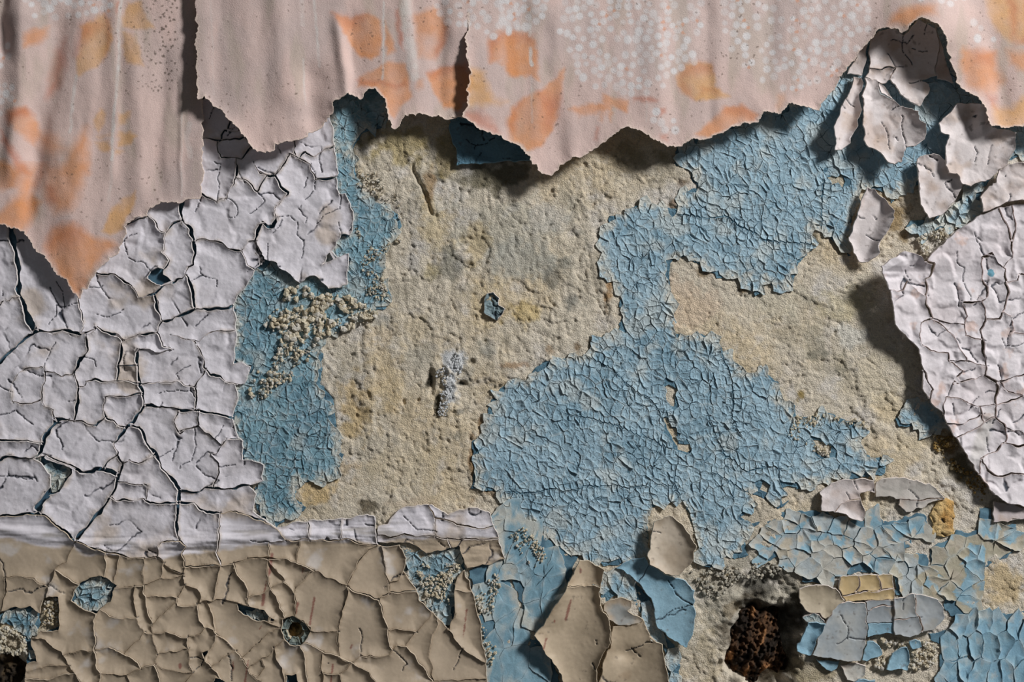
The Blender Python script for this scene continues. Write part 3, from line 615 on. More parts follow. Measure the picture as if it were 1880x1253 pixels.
def z_wide(x, y):
    z = 43 + 7 * sst(0, 240, y) + wrinkle(x, y, 430, 1.15)
    z = z - xfold(x, y, [(575, 130), (572, 180), (580, 240)], 9, 22, 24) + xfold(x, y, [(622, 40), (636, 110), (640, 180)], 7, 12, 10) - xfold(x, y, [(652, 40), (652, 180)], 4, 9, 22)
    z = z + xfold(x, y, [(505, -60), (520, 90), (540, 200)], 6, 30, 28) - xfold(x, y, [(400, -60), (420, 220)], 4, 24, 30) + xfold(x, y, [(740, -60), (757, 150)], 4, 18, 12) - xfold(x, y, [(800, -40), (812, 60), (806, 200)], 4, 20, 14)
    z = z - xfold(x, y, [(995, 40), (1010, 180), (1020, 300)], 4, 24, 18) + xfold(x, y, [(1200, -60), (1205, 250)], 4, 40, 22) - xfold(x, y, [(1290, 0), (1300, 240)], 3, 20, 14) - xfold(x, y, [(1410, -60), (1400, 180)], 4, 24, 30) + xfold(x, y, [(1700, -60), (1720, 60), (1770, 200)], 4, 24, 40) - xfold(x, y, [(1810, 60), (1830, 220)], 5, 24, 20)
    return z + 40 * np.exp(-((x - 1695) / 78) ** 2 - ((y - 60) / 66) ** 2)
def z_wide_left(x, y, d): return z_wide(x, y) - 13 * sst(55, 150, y) * sst(770, 860, x) + 4 * np.exp(-d / 10) * sst(120, 200, y)
def z_wide_right(x, y, d): return z_wide(x, y) + 8 * sst(50, 130, y) * sst(980, 860, x) + 4 * np.exp(-d / 10) * sst(30, 90, y)
def tear(pl, h, seed):
    p = dens(lift(pl, h), 1.6, True)
    return warp(warp(p, 3.2, 16, 0, 5, seed + 4), 2.0, 6.5, 1.3, 2.6, seed)
t = thing('wallpaper_strip', 'pink wallpaper strip with orange leaves at far left, torn to a long hanging point', 'wallpaper', 150, 546, 0)
film('paper_sheet', tear(LEFT_PAPER, 26, 500), z_left_paper, paper_colour, M_paper, t, sp=2.2, thick=1.6, out=.6, back=True, rimcol=C(206, 188, 176))
t = thing('wallpaper_strip', 'wide pink wallpaper strip with white berry sprays, ragged lower edge along the top', 'wallpaper', 1100, 320, 0)
film('paper_sheet', tear(WIDE_LEFT, 46, 510), z_wide_left, paper_colour, M_paper, t, sp=2.2, thick=1.6, out=.6, back=True, rimcol=C(206, 188, 176))
film('paper_flap', tear(WIDE_RIGHT, 46, 510), z_wide_right, paper_colour, M_paper, t, sp=2.2, thick=1.6, out=.6, back=True, rimcol=C(206, 188, 176))
# ================================================================ crackled paint: a network of cracks cuts an outline into flakes
def seg_near(p, A, B):
    ab = B - A; t = np.clip(((p - A) * ab).sum(1) / np.maximum((ab ** 2).sum(1), 1e-9), 0, 1)
    q = A + ab * t[:, None]; d = np.hypot(*(q - p).T); i = d.argmin()
    return d[i], q[i]

def network(outline, cracks, removed=(), snap=15, step=3.2, wseed=5):
    """cracks: (points, width). Returns flakes as (loop, gap per point, holes, hairlines)"""
    lines = [(np.array(outline + [outline[0]], float), 1.0)] + [(np.array(list(r) + [r[0]], float), 1.2) for r in removed]
    nfix = len(lines)
    lines += [(np.array(p, float), wd) for p, wd in cracks]
    for it in range(4):      # join loose crack ends to the nearest other crack
        for k in range(nfix, len(lines)):
            P = lines[k][0]
            A = np.vstack([l[0][:-1] for j, l in enumerate(lines) if j != k]); B = np.vstack([l[0][1:] for j, l in enumerate(lines) if j != k])
            for e, nb in ((0, 1), (-1, -2)):
                d, q = seg_near(P[e], A, B)
                if d < snap and (it == 0 or d > 2.3):
                    dr = q - P[nb]; n = np.hypot(*dr)
                    P[e] = q + dr / max(n, 1e-6) * 2.2
    V = []; E = []; Wd = []
    for k, (P, wd) in enumerate(lines):
        q = warp(dens(P, step), seed=wseed)
        n0 = len(V); V += q.tolist()
        E += [(n0 + i, n0 + i + 1) for i in range(len(q) - 1)]; Wd += [wd] * (len(q) - 1)
    r = delaunay_2d_cdt([Vector(v) for v in V], E, [], 0, 1e-3, True)
    vo = np.array([(a[0], a[1]) for a in r[0]]); fo = [tuple(f) for f in r[2]]
    con = {}
    for e, src in zip(r[1], r[4]):
        if len(src): con[(min(e), max(e))] = max(Wd[s] for s in src)
    emap = {}
    for i, f in enumerate(fo):
        for a, b in zip(f, f[1:] + f[:1]): emap.setdefault((min(a, b), max(a, b)), []).append(i)
    par = list(range(len(fo)))
    def find(i):
        while par[i] != i: par[i] = par[par[i]]; i = par[i]
        return i
    for e, fs in emap.items():
        if e not in con and len(fs) == 2:
            a, b = find(fs[0]), find(fs[1])
            if a != b: par[a] = b
    root = [find(i) for i in range(len(fo))]
    comp = {}
    for i, c in enumerate(root): comp.setdefault(c, []).append(i)
    wout = warp(dens(np.array(outline + [outline[0]], float), step), seed=wseed)[:-1]
    wrem = [warp(dens(np.array(list(rm) + [rm[0]], float), step), seed=wseed)[:-1] for rm in removed]
    res = []
    for c, fs in comp.items():
        tris = [fo[i] for i in fs]
        big = max(tris, key=lambda t: abs(area(vo[list(t)])))
        ar = sum(abs(area(vo[list(t)])) for t in tris)
        ce = vo[list(big)].mean(0)
        X, Y = ce[:1], ce[1:]
        if ar < 30 or not inside(X, Y, wout)[0] or any(inside(X, Y, rm)[0] for rm in wrem): continue
        bd = []; hair = []
        for i in fs:
            f = fo[i]
            for a, b in zip(f, f[1:] + f[:1]):
                k = (min(a, b), max(a, b)); o = [j for j in emap[k] if j != i]
                if o and root[o[0]] == c:
                    if k in con: hair.append((a, b))
                else: bd.append((a, b))
        loops = walk(bd)
        if not loops: continue
        loops.sort(key=lambda l: -abs(area(vo[l])))
        L = loops[0]
        g = np.array([con.get((min(a, b), max(a, b)), 1.0) for a, b in zip(L, L[1:] + L[:1])])
        g = np.maximum(g, np.roll(g, 1))
        for _ in range(3): g = (g + np.roll(g, 1) + np.roll(g, -1)) / 3
        res.append((vo[L], g, [vo[l] for l in loops[1:] if area(vo[l]) < -25], [(vo[a], vo[b]) for a, b in hair[::2]], ar))
    return res

def paint_flake(parent, loop, gap, holes, hair, mat, zf, cf, sp, cup, R, thick, seed, rim, lump=1.0, lumps=36, hairk=.5, relief=1.0, name='paint_flake', gapk=.95):
    P = loop if area(loop) > 0 else loop[::-1]
    g = gap if area(loop) > 0 else gap[::-1]
    P = inset_loop(P, gapk * g * (.75 + .5 * vn(P[:, 0], P[:, 1], 18, 77)))
    holes = [h if area(h) > 0 else h[::-1] for h in holes]
    c = P.mean(0); rs = random.Random(seed)
    size = math.sqrt(abs(area(P)))
    tx, ty = rs.uniform(-.03, .03), rs.uniform(-.03, .03)
    cupk = cup * rs.uniform(.6, 1.35) * min(1, size / 45); Rk = min(R * rs.uniform(.8, 1.3), size * .42)
    dz = rs.uniform(-.6, .6)
    hp = None; extra = None
    if hair:
        hp = np.vstack([dens([a, b], 1.2)[:-1] for a, b in hair])
        tg = np.vstack([np.repeat([(b - a) / max(np.hypot(*(b - a)), 1e-6)], len(dens([a, b], 1.2)) - 1, 0) for a, b in hair]) if len(hp) else None
        nn = np.c_[-tg[:, 1], tg[:, 0]]
        extra = np.vstack([hp, hp[::2] + 1.5 * nn[::2], hp[::2] - 1.5 * nn[::2]])
    def grooves(x, y):
        wx = x + 5 * vn(x, y, 22, 61) + 1.6 * vn(x, y, 6, 63); wy = y + 5 * vn(x, y, 22, 62) + 1.6 * vn(x, y, 6, 64)
        f1, f2, i1, eh, dx, dy = vor(wx, wy, lumps, 65)
        on = (eh > 1 - hairk) * sst(-.5, .0, vn(x, y, 45, 66))
        gr = sst(2.9, .7, f2 - f1) * on
        if hp is not None: gr = np.maximum(gr, sst(1.5, .35, dist_pts(x, y, hp)))
        return gr, f1, f2, i1, dx, dy
    def z(x, y, d):
        gr, f1, f2, i1, dx, dy = grooves(x, y)
        e = np.clip(1 - d / Rk, 0, 1)
        side = .75 + .25 * ((x - c[0]) * .8 - (y - c[1]) * .6) / max(size, 1)     # the upper right rims stand up a little more
        pil = sst(0, lumps * .5, f2 - f1)
        t = (np.modf(i1 * 37.7)[0] - .5) * dx * .10 + (np.modf(i1 * 71.3)[0] - .5) * dy * .10
        return zf(x, y) + dz + tx * (x - c[0]) + ty * (y - c[1]) + cupk * side * e ** 2.4 + lump * (1.4 * pil + 1.3 * t * pil) + relief * (.8 * fbm(x, y, 22, 3, 68) + .25 * vn(x, y, 5, 69)) - 2.6 * gr
    def col(x, y, d):
        gr = grooves(x, y)[0]
        cc = cf(x, y, d)
        return mixc(cc, C(34, 42, 54)[None], .95 * gr)
    return film(name, P, z, col, mat, parent, sp=sp, thick=thick, out=1.0, holes=holes, seed=seed, rimcol=rim, extra=extra)

# ---- the left field: white above, beige below an old dado line
LC = []
def cr(F, w, *pts): LC.append((T(*F, *pts), w))
# upper part
cr(F01, 7, (95, 380), (92, 440), (115, 560), (125, 680), (145, 800), (150, 900), (180, 980), (210, 1050), (235, 1120), (260, 1175))
cr(F01, 2.5, (-150, 1000), (0, 985), (45, 945), (70, 955), (110, 930), (150, 935))
cr(F01, 4, (260, 1175), (300, 1160), (350, 1172), (450, 1165), (520, 1172), (590, 1185), (650, 1170), (690, 1155))
cr(F01, 4, (260, 1175), (200, 1210), (100, 1300), (0, 1398), (-150, 1500))
cr(F01, 2, (575, 940), (590, 1000), (600, 1070), (605, 1130), (590, 1185))
cr(F01, 1.6, (575, 940), (600, 860), (650, 700))
cr(F01, 4.5, (1320, 200), (1305, 300), (1325, 390), (1385, 450), (1405, 520), (1410, 600), (1390, 690), (1360, 700), (1350, 760), (1385, 850), (1395, 950), (1405, 1005))
cr(F01, 3.5, (1405, 1005), (1500, 1010), (1600, 1005), (1690, 990))
cr(F01, 3.5, (1405, 1005), (1330, 1050), (1250, 1080), (1180, 1095), (1145, 1030), (1135, 960), (1110, 905))
cr(F01, 3.2, (1180, 1095), (1130, 1180), (1000, 1190), (910, 1225), (830, 1190), (740, 1150), (700, 1130), (690, 1155))
cr(F01, 3.2, (700, 770), (740, 765), (800, 765), (870, 780), (940, 825), (975, 870), (1000, 925), (1060, 915), (1110, 905), (1180, 845), (1250, 820), (1300, 790), (1350, 770))
cr(F01, 2.2, (1405, 525), (1500, 505), (1600, 535), (1650, 580), (1740, 600), (1790, 700), (1840, 730))
cr(F01, 2, (890, 590), (900, 510), (940, 480), (1000, 460))
cr(F01, 2.6, (900, 420), (1000, 370), (1080, 345), (1115, 370), (1150, 440), (1200, 470), (1240, 400), (1310, 370))
cr(F01, 2.6, (880, 580), (925, 640), (985, 670), (1040, 680), (1080, 740))
cr(F01, 1.8, (1200, 470), (1190, 590), (1170, 600), (1220, 670), (1190, 730))
cr(F01, 2.2, (1450, 160), (1560, 245), (1640, 215), (1700, 260), (1720, 330), (1700, 345), (1650, 350))
cr(F01, 1.6, (1690, 1160), (1560, 1170), (1470, 1200), (1440, 1240), (1360, 1240), (1240, 1200))
cr(F01, 2.4, (690, 1155), (635, 1200), (645, 1253), (640, 1310), (610, 1350), (610, 1395))
cr(F01, 2, (385, 1190), (390, 1253))
cr(F01, 1.6, (360, 1110), (410, 1060), (415, 990), (490, 990), (575, 970))
cr(F01, 1.6, (410, 800), (460, 890), (465, 985))
cr(F01, 2, (640, 860), (720, 855), (750, 830))
cr(F01, 1.6, (710, 1050), (780, 1065), (870, 1040), (910, 1000))
cr(F01, 2.4, (1880, 410), (1845, 470), (1850, 550), (1880, 620), (1860, 680))
cr(F01, 1.6, (1740, 540), (1800, 530), (1845, 520))
cr(F01, 2, (1530, -60), (1600, -20), (1570, 60), (1580, 120), (1560, 245))
cr(F01, 2, (1690, -40), (1710, 60), (1680, 120), (1650, 190)); cr(F01, 2, (1710, 60), (1780, 80), (1820, 130), (1880, 190))
cr(F11, 3.4, (-10, 0), (60, 40), (120, 45), (190, 65), (215, 130), (270, 180), (270, 200))
cr(F11, 3.4, (430, -20), (475, 60), (480, 85), (550, 75), (620, 62))
cr(F11, 4, (190, 350), (160, 410), (120, 410), (90, 395), (55, 440), (40, 520), (55, 610), (100, 660), (130, 680))
cr(F11, 2, (270, 190), (190, 280), (180, 350)); cr(F11, 1.8, (60, 160), (100, 240), (40, 300), (0, 320)); cr(F11, 1.8, (120, 45), (70, 160))
cr(F11, 1.8, (190, 350), (300, 345), (340, 380), (335, 470), (390, 520), (390, 560), (365, 650)); cr(F11, 1.6, (390, 525), (440, 520)); cr(F11, 1.6, (400, 230), (350, 280), (410, 360), (405, 400))
cr(F11, 1.8, (480, 85), (470, 150), (400, 230), (370, 260)); cr(F11, 1.6, (620, 200), (640, 290), (540, 330), (480, 400)); cr(F11, 2.6, (630, 400), (650, 460), (655, 480)); cr(F11, 2.4, (125, 540), (140, 650))
cr(F10, 3, (-60, 900), (0, 950), (-60, 1010), (-160, 1000), (-240, 980)); cr(F10, 2.4, (0, 1150), (60, 1215), (120, 1250)); cr(F10, 2.2, (200, 1240), (280, 1120), (330, 1130), (400, 1190)); cr(F10, 3, (440, 1180), (440, 1240), (470, 1280)); cr(F10, 2, (330, 1100), (330, 1010)); cr(F10, 2, (370, 1110), (400, 1090), (460, 1130), (520, 1090), (580, 1065))
cr(F00, 2.6, (1730, 940), (1640, 930), (1630, 870)); cr(F00, 3, (1730, 940), (1620, 945), (1580, 1010), (1460, 990)); cr(F00, 2.6, (1800, 1060), (1740, 1140), (1700, 1140), (1700, 1253)); cr(F00, 1.8, (1560, 1020), (1570, 1100), (1600, 1140), (1700, 1140))
# middle part
cr(F02, 4.5, (850, -60), (870, 0), (890, 25), (880, 120), (860, 220), (850, 315)); cr(F02, 3, (890, 25), (950, 0), (1000, -50))
cr(F02, 2, (615, 145), (680, 170), (690, 200)); cr(F02, 4, (610, 145), (580, 155), (575, 200), (540, 245), (555, 300), (570, 370), (575, 450), (560, 540), (545, 595))
cr(F02, 3, (400, 575), (540, 595), (600, 605), (700, 635), (770, 640)); cr(F02, 9, (425, 585), (380, 650), (320, 750), (290, 850))
cr(F02, 2.5, (-150, 730), (0, 735), (100, 735), (200, 740), (310, 750)); cr(F02, 3, (-150, 900), (0, 880), (80, 850), (160, 865), (250, 870), (290, 850))
cr(F02, 4.5, (330, 845), (430, 890), (520, 920), (610, 970), (680, 955), (740, 940), (800, 955), (860, 990))
cr(F02, 3.6, (1045, 490), (980, 570), (960, 610), (900, 660), (820, 765)); cr(F02, 2.2, (900, 645), (850, 640), (830, 610), (770, 570), (750, 520), (770, 430), (780, 400))
cr(F02, 3.6, (1045, 490), (1100, 485), (1180, 505), (1300, 520), (1420, 525), (1550, 545), (1690, 575)); cr(F02, 3.6, (960, 80), (985, 90), (1000, 200), (1010, 350), (1030, 390), (1045, 490))
cr(F02, 3, (1420, 525), (1420, 400), (1415, 355), (1450, 300), (1480, 240)); cr(F02, 4, (930, 640), (1010, 640), (1040, 700), (1060, 770), (1130, 850), (1180, 940), (1250, 1030), (1300, 1105), (1290, 1180), (1285, 1253), (1270, 1290), (1275, 1390))
cr(F02, 3, (1300, 1105), (1450, 1105), (1470, 1070), (1570, 1085), (1700, 1080), (1810, 1060)); cr(F02, 3, (1290, 1185), (1390, 1195), (1440, 1235), (1500, 1262), (1590, 1255), (1700, 1255), (1800, 1285), (1890, 1330))
cr(F02, 3, (800, 1140), (830, 1165), (950, 1165), (1040, 1160), (1090, 1190), (1290, 1185)); cr(F02, 4.5, (885, 900), (860, 990), (830, 1080), (800, 1140), (740, 1230), (650, 1325), (580, 1415), (550, 1470))
cr(F02, 2, (885, 900), (940, 875), (1000, 905), (1060, 880), (1110, 840)); cr(F02, 2, (820, 765), (850, 820), (840, 845), (780, 890), (750, 940)); cr(F02, 2.2, (840, 845), (885, 900))
cr(F02, 3, (1230, -20), (1360, 10), (1410, 35), (1450, 90), (1475, 160), (1475, 220), (1530, 270), (1600, 280), (1620, 320), (1680, 330), (1720, 350))
cr(F02, 2, (1140, 0), (1180, 60), (1240, 90), (1250, 130)); cr(F02, 2, (570, 350), (620, 345), (625, 310)); cr(F02, 2.4, (620, 300), (690, 300), (770, 310), (850, 315), (940, 320), (1010, 330))
cr(F02, 2, (770, 430), (900, 420), (1010, 405)); cr(F02, 1.6, (1280, 340), (1275, 270), (1330, 210), (1380, 195)); cr(F02, 1.6, (1070, 320), (1180, 325), (1280, 310), (1320, 340), (1415, 355))
cr(F02, 1.8, (1280, 540), (1260, 630), (1300, 690), (1340, 720)); cr(F02, 1.8, (1440, 550), (1435, 640), (1360, 660), (1290, 660)); cr(F02, 1.6, (1435, 650), (1500, 690), (1555, 740), (1620, 640)); cr(F02, 2, (1555, 740), (1590, 780), (1560, 840), (1520, 840), (1570, 900), (1575, 980), (1540, 1050), (1540, 1080))
cr(F02, 1.8, (1410, 700), (1420, 780), (1390, 850), (1390, 880), (1300, 930), (1290, 960)); cr(F02, 1.8, (1140, 850), (1200, 840), (1250, 795)); cr(F02, 1.6, (1590, 780), (1640, 730), (1720, 750)); cr(F02, 1.6, (1570, 920), (1700, 920))
cr(F02, 1.8, (90, 465), (240, 475), (300, 440), (330, 500), (395, 520), (400, 575)); cr(F02, 1.6, (300, 440), (320, 340), (340, 270), (330, 215), (220, 200)); cr(F02, 1.6, (340, 240), (400, 240), (460, 285), (540, 250)); cr(F02, 1.6, (380, -20), (400, 50), (350, 150), (340, 210)); cr(F02, 2, (-60, 340), (0, 345), (110, 385)); cr(F02, 1.6, (100, 460), (90, 330), (140, 260), (200, 230))
cr(F02, 1.6, (-100, 995), (100, 995), (180, 1015), (240, 1020)); cr(F02, 1.8, (860, 1035), (980, 1060), (1080, 1050), (1070, 1160)); cr(F02, 1.6, (720, 610), (760, 570)); cr(F02, 8, (345, 1120), (290, 1190), (270, 1262))
cr(F02, 2, (870, 205), (1000, 205)); cr(F02, 1.6, (990, 90), (1060, 70), (1130, 110), (1250, 90)); cr(F02, 1.5, (1150, 400), (1270, 380), (1410, 390))
# dado line and beige part
cr(F03, 4, (-150, 70), (0, 60), (100, 50), (230, 40), (320, 50), (400, 110), (480, 180), (555, 240)); cr(F03, 3.2, (550, 245), (520, 310), (490, 390), (430, 420), (390, 490), (350, 570), (335, 605))
cr(F03, 3.2, (555, 230), (660, 280), (780, 320), (900, 345), (1040, 360), (1140, 350), (1170, 370), (1230, 450), (1320, 470)); cr(F03, 2, (1140, 350), (1150, 270), (1170, 235), (1290, 235), (1350, 270), (1310, 320), (1325, 370), (1325, 500), (1340, 545), (1430, 580), (1440, 650))
cr(F03, 3, (1270, 60), (1275, 160), (1290, 235)); cr(F03, 3, (1595, 20), (1590, 120), (1580, 220), (1575, 320), (1595, 410)); cr(F03, 2.4, (1325, 420), (1450, 425), (1600, 410), (1700, 385), (1800, 365), (1880, 358), (1930, 355), (2010, 378))
cr(F03, 2, (820, 570), (920, 570), (1040, 545), (1150, 510), (1310, 490)); cr(F03, 2, (1040, 365), (1040, 545), (1050, 640), (1075, 750), (1100, 820), (1105, 905), (1140, 1045), (1110, 1120), (1160, 1220), (1170, 1400))
cr(F03, 4, (-10, 300), (0, 340), (30, 430), (45, 500), (40, 620), (15, 760)); cr(F03, 2.5, (45, 495), (150, 490), (250, 510), (345, 555)); cr(F03, 2, (1340, 545), (1280, 640), (1290, 695), (1400, 695), (1500, 660), (1600, 658), (1700, 675), (1800, 700))
cr(F03, 2.4, (1690, 390), (1720, 470), (1780, 570), (1800, 700)); cr(F03, 1.8, (1275, 670), (1200, 730), (1150, 800), (1105, 820)); cr(F03, 2, (975, 575), (975, 750), (1000, 830), (1050, 900), (1105, 905), (1210, 885), (1280, 920), (1400, 920), (1450, 905), (1485, 860), (1440, 800), (1430, 700))
cr(F03, 2, (730, 730), (800, 780), (900, 795), (975, 780)); cr(F03, 2.4, (690, 750), (695, 880), (695, 1020), (700, 1120), (735, 1185), (715, 1260), (700, 1450)); cr(F03, 2, (695, 1010), (790, 990), (900, 1040), (1000, 1100), (1020, 1140)); cr(F03, 1.8, (1040, 905), (960, 970), (900, 1040)); cr(F03, 1.8, (480, 1045), (570, 1025), (695, 1020))
cr(F03, 2.6, (240, 915), (330, 940), (400, 1000), (450, 1020), (500, 1110), (540, 1170), (620, 1253), (680, 1420)); cr(F03, 2, (735, 1185), (820, 1195), (920, 1190), (1000, 1150), (1110, 1120)); cr(F03, 2, (920, 1190), (960, 1253), (980, 1420)); cr(F03, 1.8, (1355, 920), (1360, 1050), (1375, 1140), (1390, 1180), (1450, 1130), (1475, 1080), (1370, 1075)); cr(F03, 1.8, (1485, 860), (1540, 860), (1560, 910), (1540, 980), (1480, 1080), (1540, 1150), (1600, 1220), (1640, 1400))
cr(F03, 2.2, (1560, 920), (1630, 950), (1700, 1020), (1760, 1090), (1800, 1180), (1880, 1240), (1900, 1420)); cr(F03, 1.6, (1880, 945), (1800, 1020), (1740, 1070)); cr(F03, 1.6, (1690, 1030), (1600, 1090), (1530, 1130)); cr(F03, 1.6, (1145, 1045), (1250, 1025), (1355, 1005)); cr(F03, 1.6, (1500, 665), (1540, 780), (1555, 900)); cr(F03, 1.6, (200, 1165), (350, 1130), (500, 1125)); cr(F03, 1.8, (190, 1220), (350, 1225), (520, 1200)); cr(F03, 1.6, (770, 330), (770, 480)); cr(F03, 1.6, (870, 345), (850, 450), (835, 540)); cr(F03, 1.6, (1555, 660), (1570, 540), (1590, 410)); cr(F03, 1.8, (425, 455), (500, 500), (600, 550)); cr(F03, 1.6, (1110, 1120), (1180, 1160), (1340, 1185), (1390, 1180), (1330, 1253), (1320, 1420)); cr(F03, 1.6, (1050, 640), (1170, 630), (1280, 640)); cr(F03, 1.6, (1155, 510), (1150, 430))
cr(F13, 2.2, (0, 365), (60, 355), (130, 375), (250, 365), (350, 395), (500, 460), (600, 510), (705, 560)); cr(F13, 2, (362, 225), (350, 320), (335, 390)); cr(F13, 2, (145, 240), (135, 370)); cr(F13, 3.2, (700, 555), (740, 470), (790, 370), (850, 300), (920, 272)); cr(F13, 3.4, (705, 560), (690, 650), (670, 740), (640, 850), (635, 900), (640, 1065))
cr(F13, 3.2, (705, 565), (800, 610), (930, 655), (940, 630), (1000, 605), (1100, 600), (1190, 600)); cr(F13, 2.6, (930, 655), (940, 720), (985, 850), (990, 940), (1030, 1020)); cr(F13, 2.6, (135, 380), (200, 450), (250, 530), (330, 620), (330, 700), (315, 775)); cr(F13, 1.8, (430, 490), (335, 590)); cr(F13, 2, (130, 380), (130, 480), (150, 560), (190, 650), (235, 720), (260, 790)); cr(F13, 2, (100, 815), (220, 850)); cr(F13, 2, (420, 885), (530, 885), (635, 890)); cr(F13, 2.6, (370, 980), (400, 1100), (420, 1253), (430, 1420)); cr(F13, 2, (420, 990), (530, 1030), (640, 1070), (730, 1110), (850, 1180), (910, 1253), (940, 1420))
cr(F13, 1.8, (-60, 1170), (0, 1130), (120, 1060), (230, 960)); cr(F13, 1.8, (0, 1015), (140, 885), (215, 850)); cr(F13, 4, (785, 850), (805, 930), (795, 1050)); cr(F13, 2.4, (740, 1105), (795, 1055), (900, 1070), (1000, 1050), (1030, 1020), (1080, 1070), (1130, 1120), (1080, 1170)); cr(F13, 2, (1030, 1020), (1060, 985), (1130, 990), (1200, 1070), (1250, 1150), (1310, 1240), (1330, 1420)); cr(F13, 1.8, (985, 870), (1100, 865), (1190, 880)); cr(F13, 1.8, (1290, 760), (1290, 780), (1180, 890), (1120, 995)); cr(F13, 2.4, (1345, 800), (1350, 840), (1310, 900), (1285, 1040), (1310, 1150), (1305, 1245)); cr(F13, 2.8, (940, 275), (970, 380), (985, 480), (1000, 605)); cr(F13, 2, (1100, 450), (1060, 520), (1000, 545)); cr(F13, 2, (510, 1040), (515, 1180), (530, 1420)); cr(F13, 2, (515, 1180), (650, 1185), (740, 1115)); cr(F13, 1.6, (660, 1190), (660, 1420)); cr(F13, 3.5, (1410, 860), (1520, 1000), (1600, 1060), (1700, 1110)); cr(F13, 2.6, (1530, 1015), (1490, 1090), (1460, 1160)); cr(F13, 1.6, (1470, 590), (1600, 590)); cr(F13, 2, (200, 1040), (220, 1150), (250, 1253), (250, 1420)); cr(F13, 1.8, (80, 1090), (105, 1140), (60, 1200), (0, 1190)); cr(F13, 1.6, (0, 640), (80, 610), (210, 545)); cr(F13, 2.2, (450, 1420), (1300, 1245), (1500, 1240), (1700, 1220))
LC.append(([(-40, 398), (8, 403), (36, 410), (52, 420), (66, 447), (100, 484), (146, 532), (168, 497), (212, 452), (222, 425), (238, 402), (262, 388), (290, 364), (330, 360), (362, 355), (363, 250), (366, 188), (385, 175), (410, 200), (450, 245), (465, 268), (500, 264), (545, 247), (590, 220), (606, 195)], 2))   # behind the wallpaper
# the horizontal joint under the white band on the right half
cr(F13, 2.4, (0, 238), (140, 240), (240, 235), (360, 225), (430, 220), (600, 230), (700, 215), (790, 260), (920, 265)); cr(F13, 1.8, (410, 95), (425, 150), (435, 220)); cr(F13, 1.8, (660, 75), (670, 215)); cr(F13, 2.4, (0, 60), (120, 110), (200, 150), (260, 195))
LREM = [T(*F02, (250, 872), (330, 858), (430, 895), (540, 935), (480, 1020), (440, 1105), (365, 1110), (375, 980), (310, 900)),             # blue shows at the left
        T(*F03, (580, 530), (650, 490), (720, 478), (790, 500), (850, 560), (820, 600), (800, 660), (740, 720), (690, 760), (600, 710), (520, 660), (560, 590)),
        T(*F03, (1710, 680), (1800, 700), (1900, 730), (1985, 800), (1970, 810), (1870, 810), (1760, 770), (1715, 730)),
        T(*F13, (225, 860), (240, 800), (300, 770), (380, 800), (435, 860), (420, 930), (370, 980), (290, 975), (240, 930)),
        T(*F03, (-250, 760), (15, 750), (110, 715), (230, 700), (290, 760), (320, 640), (430, 640), (440, 770), (430, 880), (310, 880), (270, 920), (230, 930), (270, 1100), (200, 1110), (190, 1253), (180, 1540), (-250, 1540)),
        T(*F01, (1090, 740), (1140, 715), (1180, 730), (1180, 770), (1250, 820), (1170, 845), (1130, 830), (1060, 790)),
        T(*F03, (1470, 1030), (1500, 1020), (1510, 1060), (1480, 1075)), T(*F03, (1560, 1210), (1590, 1215), (1640, 1253), (1560, 1290), (1540, 1250)), T(*F13, (265, 1200), (340, 1190), (350, 1253), (270, 1260))]
flakes = network(LEFT_FIELD, LC, LREM)

REDS = [T(*F13, (160, 330), (140, 480)) + [2.6], T(*F13, (100, 620), (92, 690)) + [3.0], T(*F13, (462, 645), (430, 830)) + [2.0], T(*F13, (345, 680), (330, 750)) + [2.2], T(*F13, (1555, 730), (1530, 920)) + [1.1], T(*F13, (730, 985), (720, 1005)) + [1.8], T(*F13, (85, 845), (70, 865)) + [1.8], T(*F13, (595, 1120), (580, 1253)) + [1.6], T(*F03, (1300, 1120), (1300, 1145)) + [2.6], T(*F03, (1680, 1105), (1680, 1165)) + [1.8], T(*F03, (1790, 1090), (1765, 1253)) + [1.5], T(*F13, (120, 520), (105, 600)) + [1.5],
        T(*F23, (460, 655), (425, 795)) + [2.4], T(*F23, (530, 435), (530, 460)) + [1.8], T(*F23, (285, 930), (262, 1005)) + [2.0], T(*F23, (345, 795), (343, 815)) + [1.5], T(*F13, (380, 430), (378, 460)) + [1.4]]
def red_marks(c, x, y):
    for a, b, hw in REDS:
        a = np.array(a); b = np.array(b)
        m = (np.abs(x - a[0]) < 30) & (y > a[1] - 6) & (y < b[1] + 6)
        if not m.any(): continue
        d, _t = None, np.clip((y[m] - a[1]) / max(b[1] - a[1], 1e-6), 0, 1)
        xx = a[0] + (b[0] - a[0]) * _t
        d = np.hypot(x[m] - xx, np.maximum(0, np.maximum(a[1] - y[m], y[m] - b[1])))
        c[m] = mixc(c[m], C(112, 56, 50)[None], .75 * sst(hw * 1.3, hw * .6, d + .8 * vn(x[m], y[m], 6, 528)))
    return c
def dado(x): return np.interp(x, [-70, 0, 60, 140, 160, 300, 420, 700, 900], [992, 986, 1000, 1006, 1016, 1024, 1004, 992, 990])
